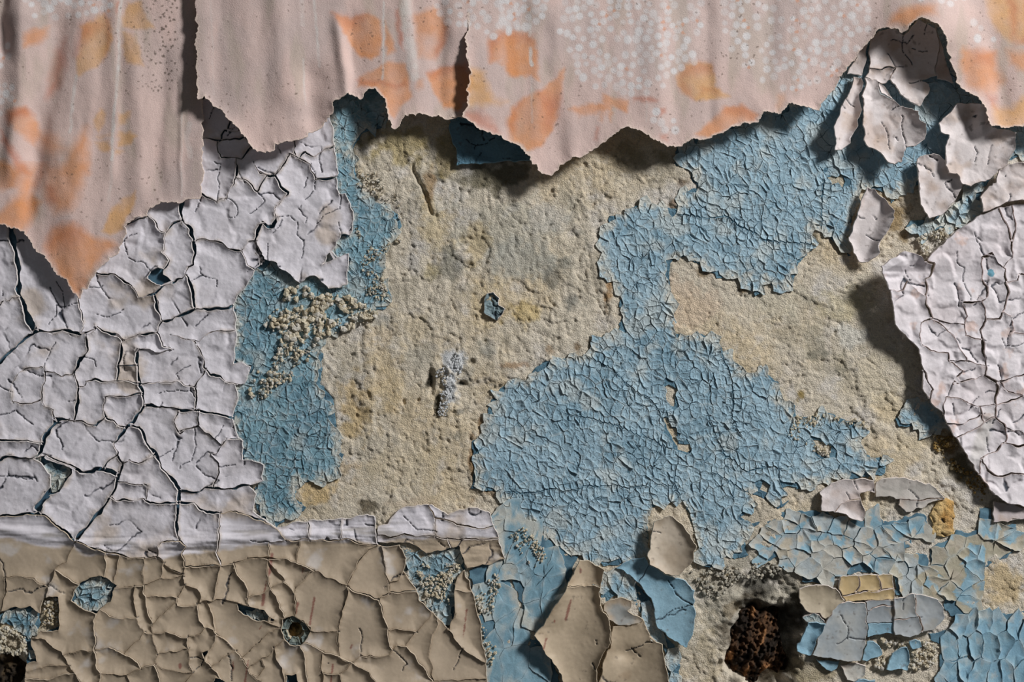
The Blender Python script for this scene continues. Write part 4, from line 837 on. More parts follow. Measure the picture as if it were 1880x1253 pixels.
def left_colour(x, y, d):
    n = fbm(x, y, 60, 4, 520); n2 = fbm(x, y, 18, 3, 521)
    cw = mixc(C(203, 199, 205)[None], C(191, 186, 190)[None], sst(-.2, .7, n))
    cw = mixc(cw, C(178, 162, 146)[None], .7 * sst(.3, .65, fbm(x, y, 80, 4, 523)))
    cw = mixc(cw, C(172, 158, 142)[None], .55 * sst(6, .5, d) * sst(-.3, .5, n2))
    cb = mixc(C(172, 156, 136)[None], C(156, 141, 122)[None], sst(-.3, .6, n))
    cb = mixc(cb, C(188, 182, 178)[None], .7 * sst(.3, .65, fbm(x, y, 45, 4, 525)))
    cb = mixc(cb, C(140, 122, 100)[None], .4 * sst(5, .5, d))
    cb = red_marks(cb, x, y)
    t = sst(-4, 4, y - dado(x) + 12 * fbm(x * .5, y, 22, 4, 529))
    c = mixc(cw, cb, t)
    band = sst(26, 6, np.abs(y - dado(x) + 14)) * sst(.0, .5, fbm(x * .35, y * 2.2, 24, 3, 531))
    return mixc(c, C(142, 136, 128)[None], .7 * band)
def left_z(x, y):
    ridge = 5.5 * np.exp(-((y - dado(x) + 16 + 5 * vn(x, y * .3, 60, 533)) / 9) ** 2) + 3.4 * fbm(x * .25, y * 2.0, 18, 3, 535) * sst(30, 8, np.abs(y - dado(x) + 18))
    return 8.5 + 1.5 * vn(x, y, 120, 537) + ridge
tw = thing('white_paint_layer', 'field of crackled white paint flakes below the left wallpaper, split by dark cracks', 'paint', 230, 985)
tb = thing('beige_paint_layer', 'band of smooth beige crackled paint with red specks along the lower left', 'paint', 430, 1253)
under_c = lambda x, y, d: mixc(C(60, 86, 104)[None], C(80, 110, 126)[None], sst(-.3, .5, fbm(x, y, 14, 3, 540)))
under_z = lambda x, y, d: 2.6 + .8 * fbm(x, y, 12, 2, 541)
lf = np.array(LEFT_FIELD)
film('undercoat', inset_loop(warp(dens([tuple(p) for p in lf[lf[:, 1] < 985]] + [(694, 990), (-70, 990)], 4, True)), 3), under_z, under_c, M_blue_flat, tw, sp=6, thick=2)
film('undercoat', warp(dens([(-70, 990), (690, 990), (700, 1003), (733, 999), (746, 1022), (740, 1048), (792, 1122), (823, 1155), (836, 1120), (840, 1062), (854, 1049), (868, 1090), (890, 1210), (892, 1320), (60, 1320), (50, 1210), (70, 1165), (110, 1150), (110, 1100), (80, 1095), (60, 1115), (-70, 1130)], 4, True)), under_z, under_c, M_blue_flat, tb, sp=6, thick=2, holes=[dens(LREM[3], 4, True)])
for k, (L, g, ho, hair, ar) in enumerate(sorted(flakes, key=lambda f: -f[4])):
    wh = L[:, 1].mean() < 985
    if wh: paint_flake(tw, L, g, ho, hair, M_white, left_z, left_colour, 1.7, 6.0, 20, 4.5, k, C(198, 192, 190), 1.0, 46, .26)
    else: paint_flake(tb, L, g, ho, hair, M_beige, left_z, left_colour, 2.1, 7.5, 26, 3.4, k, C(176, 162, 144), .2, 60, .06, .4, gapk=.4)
print('left flakes', len(flakes))

# ---- the sheet that has come away on the right
RC = []
def cr2(F, w, *pts): RC.append((T(*F, *pts), w))
cr2(F31, 2.2, (1225, 660), (1225, 680), (1210, 750), (1170, 800), (1190, 870), (1165, 910), (1175, 970), (1200, 1030), (1210, 1080), (1270, 1110), (1330, 1150), (1400, 1230)); cr2(F31, 2, (1385, 600), (1385, 680), (1435, 710), (1430, 820), (1380, 840)); cr2(F31, 2.6, (1500, 460), (1550, 540), (1575, 640), (1570, 800), (1610, 860), (1610, 930), (1580, 950), (1510, 965), (1430, 960), (1400, 930)); cr2(F31, 2, (1430, 820), (1470, 910), (1480, 960)); cr2(F31, 2.8, (1580, 950), (1600, 1010), (1610, 1080), (1570, 1160), (1580, 1253)); cr2(F31, 2.6, (1610, 1080), (1700, 1080), (1740, 1010), (1760, 900), (1755, 800), (1740, 720), (1690, 680), (1650, 600), (1575, 640)); cr2(F31, 2, (1700, 320), (1775, 430), (1790, 520), (1795, 640), (1740, 690)); cr2(F31, 2, (1760, 820), (1830, 800), (1830, 760), (1880, 760), (2200, 750)); cr2(F31, 2, (1740, 1040), (1790, 1060), (1800, 1180), (1880, 1190), (2200, 1180)); cr2(F31, 1.8, (1430, 960), (1475, 1060), (1450, 1120), (1330, 1110), (1210, 1080)); cr2(F31, 1.6, (1450, 1120), (1460, 1200), (1530, 1230), (1580, 1230)); cr2(F31, 1.6, (1000, 730), (1040, 810), (1110, 880), (1165, 910)); cr2(F31, 1.6, (910, 880), (1000, 870), (1040, 810)); cr2(F31, 1.8, (1800, 300), (1830, 420), (1840, 520)); cr2(F31, 1.6, (1110, 1253), (1130, 1100), (1210, 1080))
cr2(F32, 3.4, (1575, 0), (1590, 100), (1600, 220), (1600, 280), (1690, 330), (1680, 420), (1670, 560), (1750, 650), (1740, 760), (1820, 780), (1960, 760), (2200, 770)); cr2(F32, 2.2, (1600, 270), (1520, 300), (1440, 310), (1350, 330), (1300, 370)); cr2(F32, 2, (1690, 310), (1880, 270), (2200, 240)); cr2(F32, 2, (1680, 480), (1830, 445), (1880, 430), (2200, 420)); cr2(F32, 2, (1310, 430), (1390, 430), (1470, 470), (1540, 500), (1680, 480)); cr2(F32, 2.4, (1385, 725), (1500, 670), (1670, 570)); cr2(F32, 2, (1560, 990), (1560, 860), (1640, 830), (1735, 790)); cr2(F32, 3, (1560, 860), (1630, 980), (1720, 1000), (1790, 980), (1880, 990), (2200, 1000)); cr2(F32, 1.6, (1370, 330), (1440, 240), (1380, 190), (1310, 180)); cr2(F32, 1.6, (1130, 40), (1210, 100), (1330, 100), (1340, 160), (1440, 170), (1600, 200)); cr2(F32, 1.6, (1410, 0), (1420, 80), (1480, 130)); cr2(F32, 1.6, (1710, 0), (1740, 60), (1800, 70), (1880, 40)); cr2(F32, 1.6, (1300, 560), (1300, 470), (1310, 430)); cr2(F32, 2, (1560, 500), (1590, 600)); cr2(F32, 1.8, (1360, 600), (1440, 620), (1540, 560)); cr2(F32, 2, (1700, 330), (1760, 380), (1880, 400)); cr2(F32, 1.8, (1760, 640), (1880, 690), (2200, 690)); cr2(F32, 2.2, (1155, 230), (1180, 300), (1220, 380), (1225, 430))
rfl = network(RIGHT_SHEET, RC, wseed=15)
def right_lift(x, y):
    # farthest from the wall at the upper left corner, lying back towards the right and bottom
    e = (x - np.interp(y, [380, 480, 500, 600, 700, 800, 930], [1760, 1650, 1613, 1640, 1694, 1750, 1850]))
    l = np.interp(y, [380, 440, 490, 560, 640, 700, 780, 860, 940], [16, 24, 40, 34, 22, 18, 14, 12, 10])
    return 11 + l * np.exp(-np.clip(e, 0, None) / 75) + 11 * np.exp(-((x - 1694) / 13) ** 2 - ((y - 474) / 13) ** 2)
def right_colour(x, y, d):
    n = fbm(x, y, 60, 4, 560)
    c = mixc(C(200, 194, 197)[None], C(190, 182, 184)[None], sst(-.2, .7, n))
    c = mixc(c, C(190, 160, 146)[None], .6 * sst(.35, .65, fbm(x, y, 26, 4, 562)))
    c = mixc(c, C(174, 170, 166)[None], .8 * sst(20, 8, np.abs(x - 1800 + .3 * (y - 800))) * sst(740, 780, y) * sst(880, 820, y))
    m = np.hypot(x - 1816, (y - 502) * .8) < 6
    return np.where(m[:, None], C(96, 140, 156)[None], c)
tr = thing('white_paint_sheet', 'large sheet of lumpy white paint peeling forward at the right edge, casting a broad shadow', 'paint', 1760, 930)
for k, (L, g, ho, hair, ar) in enumerate(rfl):
    h = float(right_lift(L[:, 0].mean(), L[:, 1].mean()))
    paint_flake(tr, lift(L, h), g, ho, hair, M_white, right_lift, right_colour, 1.7, 3.6, 16, 5.0, 900 + k, C(200, 190, 188), 2.4, 40, .22)
print('right flakes', len(rfl))
# ================================================================ blue paint : crazed into small cupped scales
def cells(poly, sx, sy, ang=0.0, seed=0, jit=.85, lines=()):
    """irregular cells filling poly: polygons of a jittered lattice's nearest-point regions"""
    P = np.asarray(poly, float); c0 = P.mean(0)
    ca, sa = math.cos(ang), math.sin(ang)
    R = np.array([[ca, -sa], [sa, ca]]); D = np.array([1.0 / sx, 1.0 / sy])
    Q = ((P - c0) @ R) * D
    lo = np.floor(Q.min(0)) - 2; hi = np.ceil(Q.max(0)) + 2
    ix, iy = np.meshgrid(np.arange(lo[0], hi[0]), np.arange(lo[1], hi[1])); ix = ix.ravel(); iy = iy.ravel()
    s = np.c_[ix + .5 * (iy % 2) + jit * (_h(ix, iy, seed) - .5), iy + jit * (_h(ix, iy, seed + 1) - .5)]
    s[:, 0] += .3 * vn(s[:, 0], s[:, 1], 5, seed + 2); s[:, 1] += .3 * vn(s[:, 0], s[:, 1], 5, seed + 3)
    for ln in lines:      # long cracks: pairs of cells on either side of the line
        L = dens(ln, 11); tg = np.gradient(L, axis=0); nn = np.c_[-tg[:, 1], tg[:, 0]]; nn /= np.hypot(nn[:, 0], nn[:, 1])[:, None]
        ws = (s / D) @ R.T + c0
        s = s[dist_pts(ws[:, 0], ws[:, 1], dens(ln, 3)) > 10]
        new = np.vstack([L + nn * 5.5, L - nn * 5.5])
        s = np.vstack([s, ((new - c0) @ R) * D])
    r = delaunay_2d_cdt([Vector(v) for v in s.tolist()], [], [], 0, 1e-6, False)
    nb = {}
    for a, b in r[1]: nb.setdefault(a, []).append(b); nb.setdefault(b, []).append(a)
    sv = s.tolist()
    w = (s / D) @ R.T + c0
    ok = inside(w[:, 0], w[:, 1], P)
    out = []
    for i in np.nonzero(ok)[0]:
        px, py = sv[i]
        C_ = [(px - 2, py - 2), (px + 2, py - 2), (px + 2, py + 2), (px - 2, py + 2)]
        for j in nb.get(int(i), ()):
            qx, qy = sv[j]; nx_, ny_ = qx - px, qy - py; mm = ((qx * qx + qy * qy) - (px * px + py * py)) / 2
            new = []
            for k in range(len(C_)):
                a, b = C_[k], C_[(k + 1) % len(C_)]
                da = a[0] * nx_ + a[1] * ny_ - mm; db = b[0] * nx_ + b[1] * ny_ - mm
                if da <= 0: new.append(a)
                if (da < 0 < db) or (db < 0 < da):
                    t = da / (da - db); new.append((a[0] + t * (b[0] - a[0]), a[1] + t * (b[1] - a[1])))
            C_ = new
            if len(C_) < 3: break
        if len(C_) < 3: continue
        g = (np.array(C_) / D) @ R.T + c0
        if area(g) < 0: g = g[::-1]
        out.append(g)
    return out

def scaly_patch(name, label, poly, sx, sy, ang, zf, cf, seed, rim=1.2, gap=.6, thick=2.2, tilt=.06, holes=(), base_c=None, scale='paint_scale', step=4.0, a1=1.5, mat=None, base=True, maxn=300, jit=1.2, lines=(), wear=.8):
    P = np.asarray(poly, float); mat = mat or M_blue
    t = thing(name, label, 'paint', P[:, 0].mean(), P[:, 1].max())
    bc = base_c or (lambda x, y, d: mixc(C(72, 100, 116)[None], C(98, 130, 146)[None], sst(-.3, .5, fbm(x, y, 14, 3, 640))))
    if base:
        film('paint_film', inset_loop(warp(dens(poly if area(P) > 0 else poly[::-1], 4, True), 3, 9, 1, 4), 2.5), lambda x, y, d: zf(x, y) - 1.3 + 0 * d, bc, mat, t, sp=5, thick=2, holes=[warp(dens(h, 4, True)) for h in holes])
    rs = np.random.RandomState(seed)
    gs = cells(P, sx, sy, ang, seed, jit, lines)
    ce = np.array([g.mean(0) for g in gs])
    keep = np.ones(len(gs), bool)
    for h in holes: keep &= ~inside(ce[:, 0], ce[:, 1], h)
    gs = [g for g, k in zip(gs, keep) if k]
    # outlines: all points of all cells at once, wavy edges shared by neighbours
    D = [dens(g, step, True) for g in gs]
    n = np.array([len(d) for d in D]); X = np.vstack(D)
    X = warp(X, 5.0, 34, 0, 9, 27); X = warp(X, a1, 8, .5, 3, 21)
    st = np.concatenate([[0], np.cumsum(n)[:-1]]); idx = np.repeat(np.arange(len(n)), n)
    nxt = np.arange(len(X)) + 1; nxt[st + n - 1] = st
    prv = np.arange(len(X)) - 1; prv[st] = st + n - 1
    tg = X[nxt] - X[prv]; nr = np.c_[-tg[:, 1], tg[:, 0]]; nr /= np.maximum(np.hypot(nr[:, 0], nr[:, 1]), 1e-9)[:, None]
    gp = gap * np.clip(.55 + 1.3 * vn(X[:, 0], X[:, 1], 26, 29), .12, 1.8)
    if lines:
        LP = warp(warp(np.vstack([dens(l, 2) for l in lines]), 5.0, 34, 0, 9, 27), a1, 8, .5, 3, 21)
        gp = gp + 1.1 * sst(5, 2, dist_pts(X[:, 0], X[:, 1], LP))
    X0 = X; X = X + nr * gp[:, None]
    c = np.c_[np.bincount(idx, X[:, 0]) / n, np.bincount(idx, X[:, 1]) / n]
    tx, ty = rs.uniform(-tilt, tilt, len(n)), rs.uniform(-tilt, tilt, len(n))
    rk = rim * rs.uniform(.2, 1.6, len(n)); dz = rs.uniform(-.6, .8, len(n)); ph = rs.uniform(0, 6.283, len(n)); el = rs.uniform(0, 1.0, len(n))
    ci = c[idx]; R_ = X - ci; an = np.arctan2(R_[:, 1], R_[:, 0])
    rings = []
    for f, rr in ((1.0, 1.0), (.72, .34), (.36, .08)):
        q = ci + R_ * f
        z = zf(q[:, 0], q[:, 1]) + dz[idx] + tx[idx] * R_[:, 0] * f + ty[idx] * R_[:, 1] * f + (rk[idx] * rr) * (1 + el[idx] * np.cos(an - ph[idx])) + .5 * vn(q[:, 0], q[:, 1], 4.5, 23) + .6 * vn(q[:, 0], q[:, 1], 9, 24)
        rings.append(np.c_[q, z])
    zc = zf(c[:, 0], c[:, 1]) + dz + rs.uniform(-.3, .6, len(n))
    bot = np.c_[X - nr * .5, rings[0][:, 2] - thick]
    cols = [cf(r[:, 0], r[:, 1], None) for r in rings]; ccol = cf(c[:, 0], c[:, 1], None)
    # worn raised edges, and plaster rubbed over the border of the patch
    pd = warp(dens(P, 4, True), 5.0, 34, 0, 9, 27)
    cols[0] = mixc(cols[0], C(176, 184, 184)[None], .45 * sst(-.4, .5, vn(X[:, 0], X[:, 1], 13, 33)))
    for q, r in zip(cols, rings):
        dd = dist_pts(r[:, 0], r[:, 1], pd)
        q[:] = mixc(q, C(186, 184, 174)[None], wear * sst(17, 1, dd + 9 * vn(r[:, 0], r[:, 1], 16, 35) + 6 * vn(r[:, 0], r[:, 1], 6, 36)))
    ms = []
    for k in range(len(n)):
        s_, m = st[k], n[k]; sl = slice(s_, s_ + m)
        ar = abs(area(X[sl]))
        if ar < 12: continue
        A = np.vstack([rings[0][sl], rings[1][sl], rings[2][sl], [[c[k, 0], c[k, 1], zc[k]]], rings[0][sl], bot[sl]])
        col = np.vstack([cols[0][sl], cols[1][sl], cols[2][sl], ccol[k:k + 1], cols[0][sl], cols[0][sl]])
        i = np.arange(m); j = (i + 1) % m; sk = 3 * m + 1
        F4 = np.vstack([np.c_[i, m + i, m + j, j], np.c_[m + i, 2 * m + i, 2 * m + j, m + j], np.c_[sk + i, sk + j, sk + m + j, sk + m + i]])
        F3 = np.c_[2 * m + i, np.full(m, 3 * m), 2 * m + j]
        ok = 0 < c[k, 0] < 1880 and 0 < c[k, 1] < 1253
        ms.append((ar if ok else 0, (A, F4, F3, col)))
    ms.sort(key=lambda a: -a[0])
    for ar, (A, F4, F3, col) in ms[:maxn]:
        make_obj(scale, W(A[:, 0], A[:, 1], A[:, 2]), [F4, F3], col, mat, t)
    rest = ms[maxn:]
    if rest:
        k = 0; AA, Q, TT, CC = [], [], [], []
        for ar, (A, F4, F3, col) in rest:
            AA.append(A); Q.append(F4 + k); TT.append(F3 + k); CC.append(col); k += len(A)
        A = np.vstack(AA)
        o = make_obj('small_paint_scales', W(A[:, 0], A[:, 1], A[:, 2]), [np.vstack(Q), np.vstack(TT)], np.vstack(CC), mat, t)
        o['kind'] = 'stuff'
    return t

def blue_c(dark=0.0, worn=.35, seed=600, base=(144, 169, 182), deep=(122, 151, 166)):
    def f(x, y, d):
        n = fbm(x, y, 70, 3, seed)
        c = mixc(C(*base)[None], C(*deep)[None], sst(-.3, .6, n) * .8 + dark)
        c = mixc(c, C(100, 132, 149)[None], .5 * sst(.05, .55, fbm(x, y, 34, 3, seed + 5)))
        c = mixc(c, C(160, 181, 190)[None], .6 * sst(.1, .6, fbm(x, y, 16, 3, seed + 1)))
        return mixc(c, C(184, 186, 180)[None], worn * sst(.12, .5, fbm(x, y, 38, 4, seed + 2)))
    return f
zb = lambda x, y: 4.2 + 1.6 * fbm(x, y, 60, 3, 610)
def in_px(*pts): return list(pts)

scaly_patch('blue_paint_patch', 'tall strip of crazed teal blue paint between left white paint and bare plaster', BLUE_LEFT, 13, 16, .3, zb, blue_c(.25, .45, 600, (124, 156, 168), (100, 134, 148)), 11, rim=1.1, gap=.55,
            holes=[T(*F11, (770, 130), (830, 150), (900, 250), (980, 260), (900, 180), (850, 20), (780, 20))])
BM_HOLES = [T(*F32, (330, 740), (400, 730), (490, 790), (480, 860), (420, 860), (360, 800)), T(*F31, (470, 60), (560, 20), (590, 100), (560, 160), (480, 110)), T(*F22, (1130, 380), (1170, 335), (1240, 380), (1220, 440), (1200, 510), (1170, 500)), T(*F22, (1120, 570), (1150, 580), (1190, 650), (1240, 660), (1230, 760), (1330, 760), (1350, 800), (1300, 830), (1230, 810), (1170, 700)),
            T(*F33, (-160, 60), (-60, 0), (20, 20), (0, 100), (-100, 120)), T(*F32, (130, 1080), (240, 1070), (240, 1140), (130, 1200)), T(*F32, (0, 1040), (60, 1060), (40, 1120), (-20, 1100))]
BM_LINES = [[(935, 905), (1000, 900), (1120, 893), (1195, 892), (1240, 893)], [(1240, 893), (1245, 850), (1250, 830), (1235, 790), (1222, 760)], [(1240, 893), (1262, 935), (1280, 999)], [(1195, 892), (1193, 935), (1190, 1004)], [(1085, 655), (1140, 690), (1165, 715), (1190, 725), (1205, 760)], [(1040, 760), (1100, 775), (1150, 790), (1240, 830)], [(1325, 645), (1345, 700), (1350, 770), (1362, 800)],
            [(1310, 872), (1345, 888), (1375, 905), (1392, 935)], [(1405, 440), (1450, 446), (1490, 452)], [(1512, 335), (1508, 420)], [(1250, 390), (1330, 400), (1390, 430)], [(1300, 760), (1330, 840), (1370, 860), (1440, 860)]]
scaly_patch('blue_paint_patch', 'broad field of crazed sky blue paint right of centre, largest blue area', BLUE_MID, 16, 21, -.45, zb, blue_c(0, .5, 620), 12, rim=1.2, gap=.55, holes=BM_HOLES, lines=BM_LINES)
BLUE_SMALL = T(*F32, (950, 600), (980, 540), (1040, 490), (1150, 450), (1230, 480), (1330, 570), (1340, 640), (1230, 700), (1180, 720), (1120, 640), (1050, 645), (980, 640))
scaly_patch('blue_paint_patch', 'small isolated blue paint patch beside lower edge of the peeling right sheet', BLUE_SMALL, 18, 16, .2, zb, blue_c(0, .2, 626), 13, rim=.8, gap=.4)
STRIP_A = [(858, 1044), (892, 1036), (925, 1027), (930, 1040), (944, 1080), (957, 1122), (981, 1165), (1017, 1211), (1030, 1253), (1034, 1325), (893, 1325), (893, 1230), (885, 1160), (870, 1090)]
STRIP_B = [(907, 938), (935, 943), (975, 968), (1019, 996), (1064, 1022), (1045, 1070), (1010, 1130), (982, 1162), (958, 1120), (945, 1078), (931, 1035), (912, 984)]
scaly_patch('blue_paint_strip', 'smooth blue paint strip beside the long beige flake at bottom centre', STRIP_A, 34, 52, .25, zb, blue_c(.15, .5, 630, (124, 156, 170), (104, 138, 154)), 14, rim=.9, gap=.35, tilt=.03, mat=M_blue_flat)
scaly_patch('blue_paint_strip', 'blue paint wedge tapering down between two cracks, under the big blue field', STRIP_B, 28, 40, .35, lambda x, y: 5.5 + 1.2 * fbm(x, y, 50, 3, 611), blue_c(.1, .4, 634, (126, 158, 172), (106, 140, 156)), 15, rim=1.0, gap=.4, tilt=.03, mat=M_blue_flat)
GAP_BLUE = T(*F13, (1080, 250), (1170, 240), (1250, 330), (1500, 265), (1550, 440), (1480, 500), (1470, 780), (1420, 870), (1300, 740), (1160, 540), (1100, 450), (1130, 350))
scaly_patch('blue_paint_patch', 'crumbly blue paint wedge sunk between beige flakes at lower centre', GAP_BLUE, 14, 14, 0, lambda x, y: 3 + 1.5 * fbm(x, y, 30, 3, 612), blue_c(.2, .9, 638, (134, 158, 168), (110, 138, 150)), 16, rim=1.5)
for lab, pl in (('blue paint showing through a gap in white flakes at far left', LREM[0]), ('blue paint patch exposed in the beige paint near lower left', LREM[1]), ('blue oval exposed in beige paint beside the small round hole', LREM[2]),
                ('blue paint scraps beside the dark hole in lower left corner', T(*F03, (-60, 770), (15, 755), (110, 715), (230, 700), (295, 760), (300, 860), (230, 930), (270, 1100), (200, 1105), (190, 980), (130, 860), (0, 830), (-60, 850)))):
    scaly_patch('blue_paint_patch', lab, pl, 13, 15, .4, lambda x, y: 4.0 + 1.0 * fbm(x, y, 40, 3, 613), blue_c(.3, .2, 642, (116, 148, 160), (92, 126, 142)), 17 + len(pl), rim=1.6, gap=.7)

# ---- lower right: broken scraps in slate, tan and blue
SL, TN, BL, GB, OL = (142, 149, 153), (178, 164, 138), (126, 158, 173), (160, 168, 170), (156, 150, 132)
def mixed_c(pal, seed, s=46):
    cols = np.array([C(*p) for p in pal])
    def f(x, y, d):
        v = .5 + .62 * fbm(x, y, s, 3, seed); k = np.clip(v * len(pal), 0, len(pal) - .001).astype(int)
        c = cols[k]
        c = mixc(c, C(186, 180, 168)[None], .4 * sst(.2, .6, fbm(x, y, 14, 3, seed + 1)))
        return c
    return f
zl = lambda x, y: 5 + 2.2 * fbm(x, y, 45, 3, 650)
scaly_patch('mixed_paint_patch', 'weathered grey, tan and blue paint scales above the slate coloured chips', T(*F33, (0, 130), (60, 30), (400, 10), (480, 30), (560, 100), (720, 80), (800, 30), (900, 100), (1100, 30), (1190, 60), (1190, 200), (1080, 230), (1060, 290), (920, 330), (940, 420), (930, 480), (690, 470), (540, 490), (440, 560), (270, 530), (270, 460), (150, 410), (100, 350), (0, 420), (-60, 300)), 31, 25, .3, zl, mixed_c((OL, GB, (166, 164, 156), BL, GB, (172, 164, 148)), 660), 31, rim=1.8, gap=.9, tilt=.06, wear=.3, mat=M_blue_flat, jit=.9)
scaly_patch('mixed_paint_patch', 'weathered grey and tan paint scales with blue tips at the lower right edge', T(*F33, (1390, 160), (1470, 170), (1560, 140), (1550, 0), (1650, 0), (1660, 140), (1830, 110), (1835, 280), (1760, 360), (1660, 410), (1520, 470), (1515, 580), (1560, 690), (1500, 760), (1380, 800), (1310, 740), (1290, 650), (1250, 540), (1200, 430), (1200, 300), (1260, 240), (1330, 220)), 34, 30, -.3, zl, mixed_c((BL, OL, (164, 156, 140), BL, TN, BL), 664, 60), 32, rim=1.8, gap=.9, tilt=.06, wear=.3, mat=M_blue_flat, jit=.9)
scaly_patch('mixed_paint_patch', 'tan and grey crumbly paint scales between slate chips and lower right edge', T(*F33, (945, 480), (930, 330), (1060, 330), (1190, 330), (1200, 430), (1250, 540), (1280, 640), (1110, 610), (950, 640)), 26, 26, .1, zl, mixed_c((TN, GB, OL, TN), 668), 33, rim=1.8, gap=.9, wear=.3, mat=M_blue_flat)
scaly_patch('blue_paint_patch', 'blue paint split into tall upright scales in the lower right corner', T(*F33, (1190, 900), (1270, 880), (1420, 840), (1520, 770), (1650, 760), (1820, 740), (2200, 740), (2200, 1500), (1270, 1500), (1260, 1090), (1300, 1000), (1200, 960)), 27, 44, .12, zl, mixed_c((BL, (116, 150, 168), BL, (116, 150, 168), BL, SL), 672, 70), 34, rim=2.2, gap=1.1, tilt=.05, wear=.3, mat=M_blue_flat, jit=.6)
# ================================================================ loose chips, each standing off the wall on its own
CHIP_W = (202, 194, 193)
def chip(name, label, poly, h0, gx=0.0, gy=0.0, cup=6.0, R=22, cols=(CHIP_W, (180, 166, 160)), mat=None, sp=2.0, thick=4.0, cracks=(), bend=None, lump=.5, rim=(204, 194, 188), hairk=.10, group=None, cat='paint chip', stain=(168, 146, 128), part='paint_flake', lumps=38):
    cup = cup * 1.5
    P0 = np.array(poly, float); c = P0.mean(0)
    t = thing(name, label, cat, c[0], P0[:, 1].max(), 0, group)
    def zf(x, y):
        z = h0 + gx * (x - c[0]) + gy * (y - c[1])
        return z + (bend(x, y) if bend else 0)
    def cf(x, y, d):
        cc = mixc(C(*cols[0])[None], C(*cols[1])[None], sst(-.3, .6, fbm(x, y, 34, 4, 700)))
        if mat is M_beige: cc = red_marks(cc, x, y)
        cc = mixc(cc, C(*stain)[None], .5 * sst(.25, .6, fbm(x, y, 50, 4, 701)))
        return mixc(cc, C(90, 80, 74)[None], .5 * sst(.5, .7, fbm(x, y, 9, 3, 703)))
    fl = network([tuple(p) for p in P0], list(cracks), wseed=25, snap=9, step=2.6)
    for k, (L, g, ho, hair, ar) in enumerate(fl):
        paint_flake(t, lift(L, h0), g, ho, hair, mat or M_white, zf, cf, sp, cup, R, thick, 1200 + k + int(c[0]), C(*rim), lump, lumps, hairk, .6, name=part)
    return t

chip('curled_paint_chip', 'grey white paint chip tucked high in the notch of the wallpaper', T(*F30, (745, 560), (770, 490), (762, 400), (775, 290), (830, 225), (930, 215), (985, 250), (1005, 262), (1060, 200), (1110, 150), (1245, 215), (1265, 330), (1240, 430), (1240, 545), (1140, 580), (1190, 610), (1195, 680), (1130, 765), (1060, 735), (990, 670), (960, 620), (915, 572), (880, 597), (850, 602)), 15, cup=5, R=26, cracks=[(T(*F30, (985, 250), (1000, 380), (1035, 430), (1060, 470)), 3), (T(*F30, (890, 390), (900, 430), (955, 490), (945, 520), (910, 580)), 2), (T(*F30, (770, 485), (850, 492), (955, 490), (1010, 490)), 2), (T(*F30, (1070, 350), (1140, 380), (1180, 370)), 1.6), (T(*F30, (1165, 180), (1160, 260)), 1.6), (T(*F30, (1040, 605), (1140, 600)), 1.6)])
chip('curled_paint_chip', 'dark shaded paint sliver right of the chip in the wallpaper notch', T(*F30, (1250, 200), (1290, 330), (1325, 440), (1375, 590), (1250, 570), (1247, 430), (1270, 330)), 13, cup=2)
chip('curled_paint_chip', 'small paint sliver left of the chip in the wallpaper notch', T(*F30, (700, 330), (755, 290), (738, 460), (718, 545), (600, 538), (620, 490), (680, 420)), 14, cup=2)
chip('curled_paint_chip', 'narrow upright white paint chip hanging beside the pear shaped one', T(*F30, (650, 560), (720, 562), (715, 650), (692, 690), (712, 785), (665, 920), (620, 1040), (560, 1085), (505, 1085), (510, 1010), (490, 930), (525, 860), (560, 770), (610, 690)), 18, gy=.10, cup=4, R=12, bend=lambda x, y: 9 * ((x - (1560 - .22 * (y - 210))) / 17) ** 2 * (x > 1500), cracks=[(T(*F30, (590, 735), (660, 775)), 1.6)])
chip('curled_paint_chip', 'pear shaped white paint chip hanging below the wallpaper notch', T(*F30, (738, 565), (820, 578), (850, 602), (900, 640), (950, 720), (985, 770), (1060, 790), (1105, 800), (1110, 870), (1150, 910), (1140, 1010), (1090, 1050), (1020, 1075), (1000, 1100), (990, 1170), (930, 1190), (880, 1160), (840, 1110), (760, 1075), (725, 1010), (718, 860), (722, 760), (715, 690), (735, 640)), 22, gy=.12, cup=5, R=20, lump=.9, bend=lambda x, y: 12 * np.clip((x - 1618) / 55, -1, 1.3) ** 2 + 6 * sst(250, 300, y),
     cracks=[(T(*F30, (820, 590), (850, 670), (950, 720)), 2.4), (T(*F30, (960, 770), (920, 800)), 1.6), (T(*F30, (835, 890), (880, 950), (880, 1030), (900, 1090)), 1.8), (T(*F30, (990, 840), (980, 920), (1000, 1000), (990, 1090)), 1.8)])
chip('curled_paint_chip', 'bent white paint chip with shaded hollow under the right wallpaper', T(*F30, (1400, 745), (1490, 745), (1580, 752), (1600, 800), (1640, 925), (1740, 940), (1810, 955), (1810, 1040), (1790, 1100), (1750, 1180), (1690, 1230), (1640, 1275), (1590, 1300), (1500, 1340), (1440, 1330), (1380, 1255), (1330, 1253), (1310, 1200), (1320, 1140), (1310, 1050), (1340, 970), (1270, 950), (1255, 890), (1340, 810)), 24, cup=7, R=22, lump=.8,
     bend=lambda x, y: 14 * np.exp(-((x - (1795 + .1 * (y - 240))) / 14) ** 2) * sst(275, 225, y) - 9 * np.exp(-((x - 1776) / 14) ** 2) * sst(270, 215, y) + 5 * sst(1780, 1850, x), cracks=[(T(*F30, (1510, 1060), (1530, 1110), (1500, 1180)), 1.6)])
chip('curled_paint_chip', 'white paint chip below the bent one, above the right sheet', T(*F30, (1110, 1150), (1160, 1115), (1230, 1100), (1315, 1150), (1330, 1250), (1380, 1255), (1440, 1330), (1400, 1380), (1390, 1440), (1330, 1520), (1270, 1550), (1200, 1570), (1140, 1480), (1130, 1330), (1105, 1240)), 20, cup=5, R=18, lump=.8)
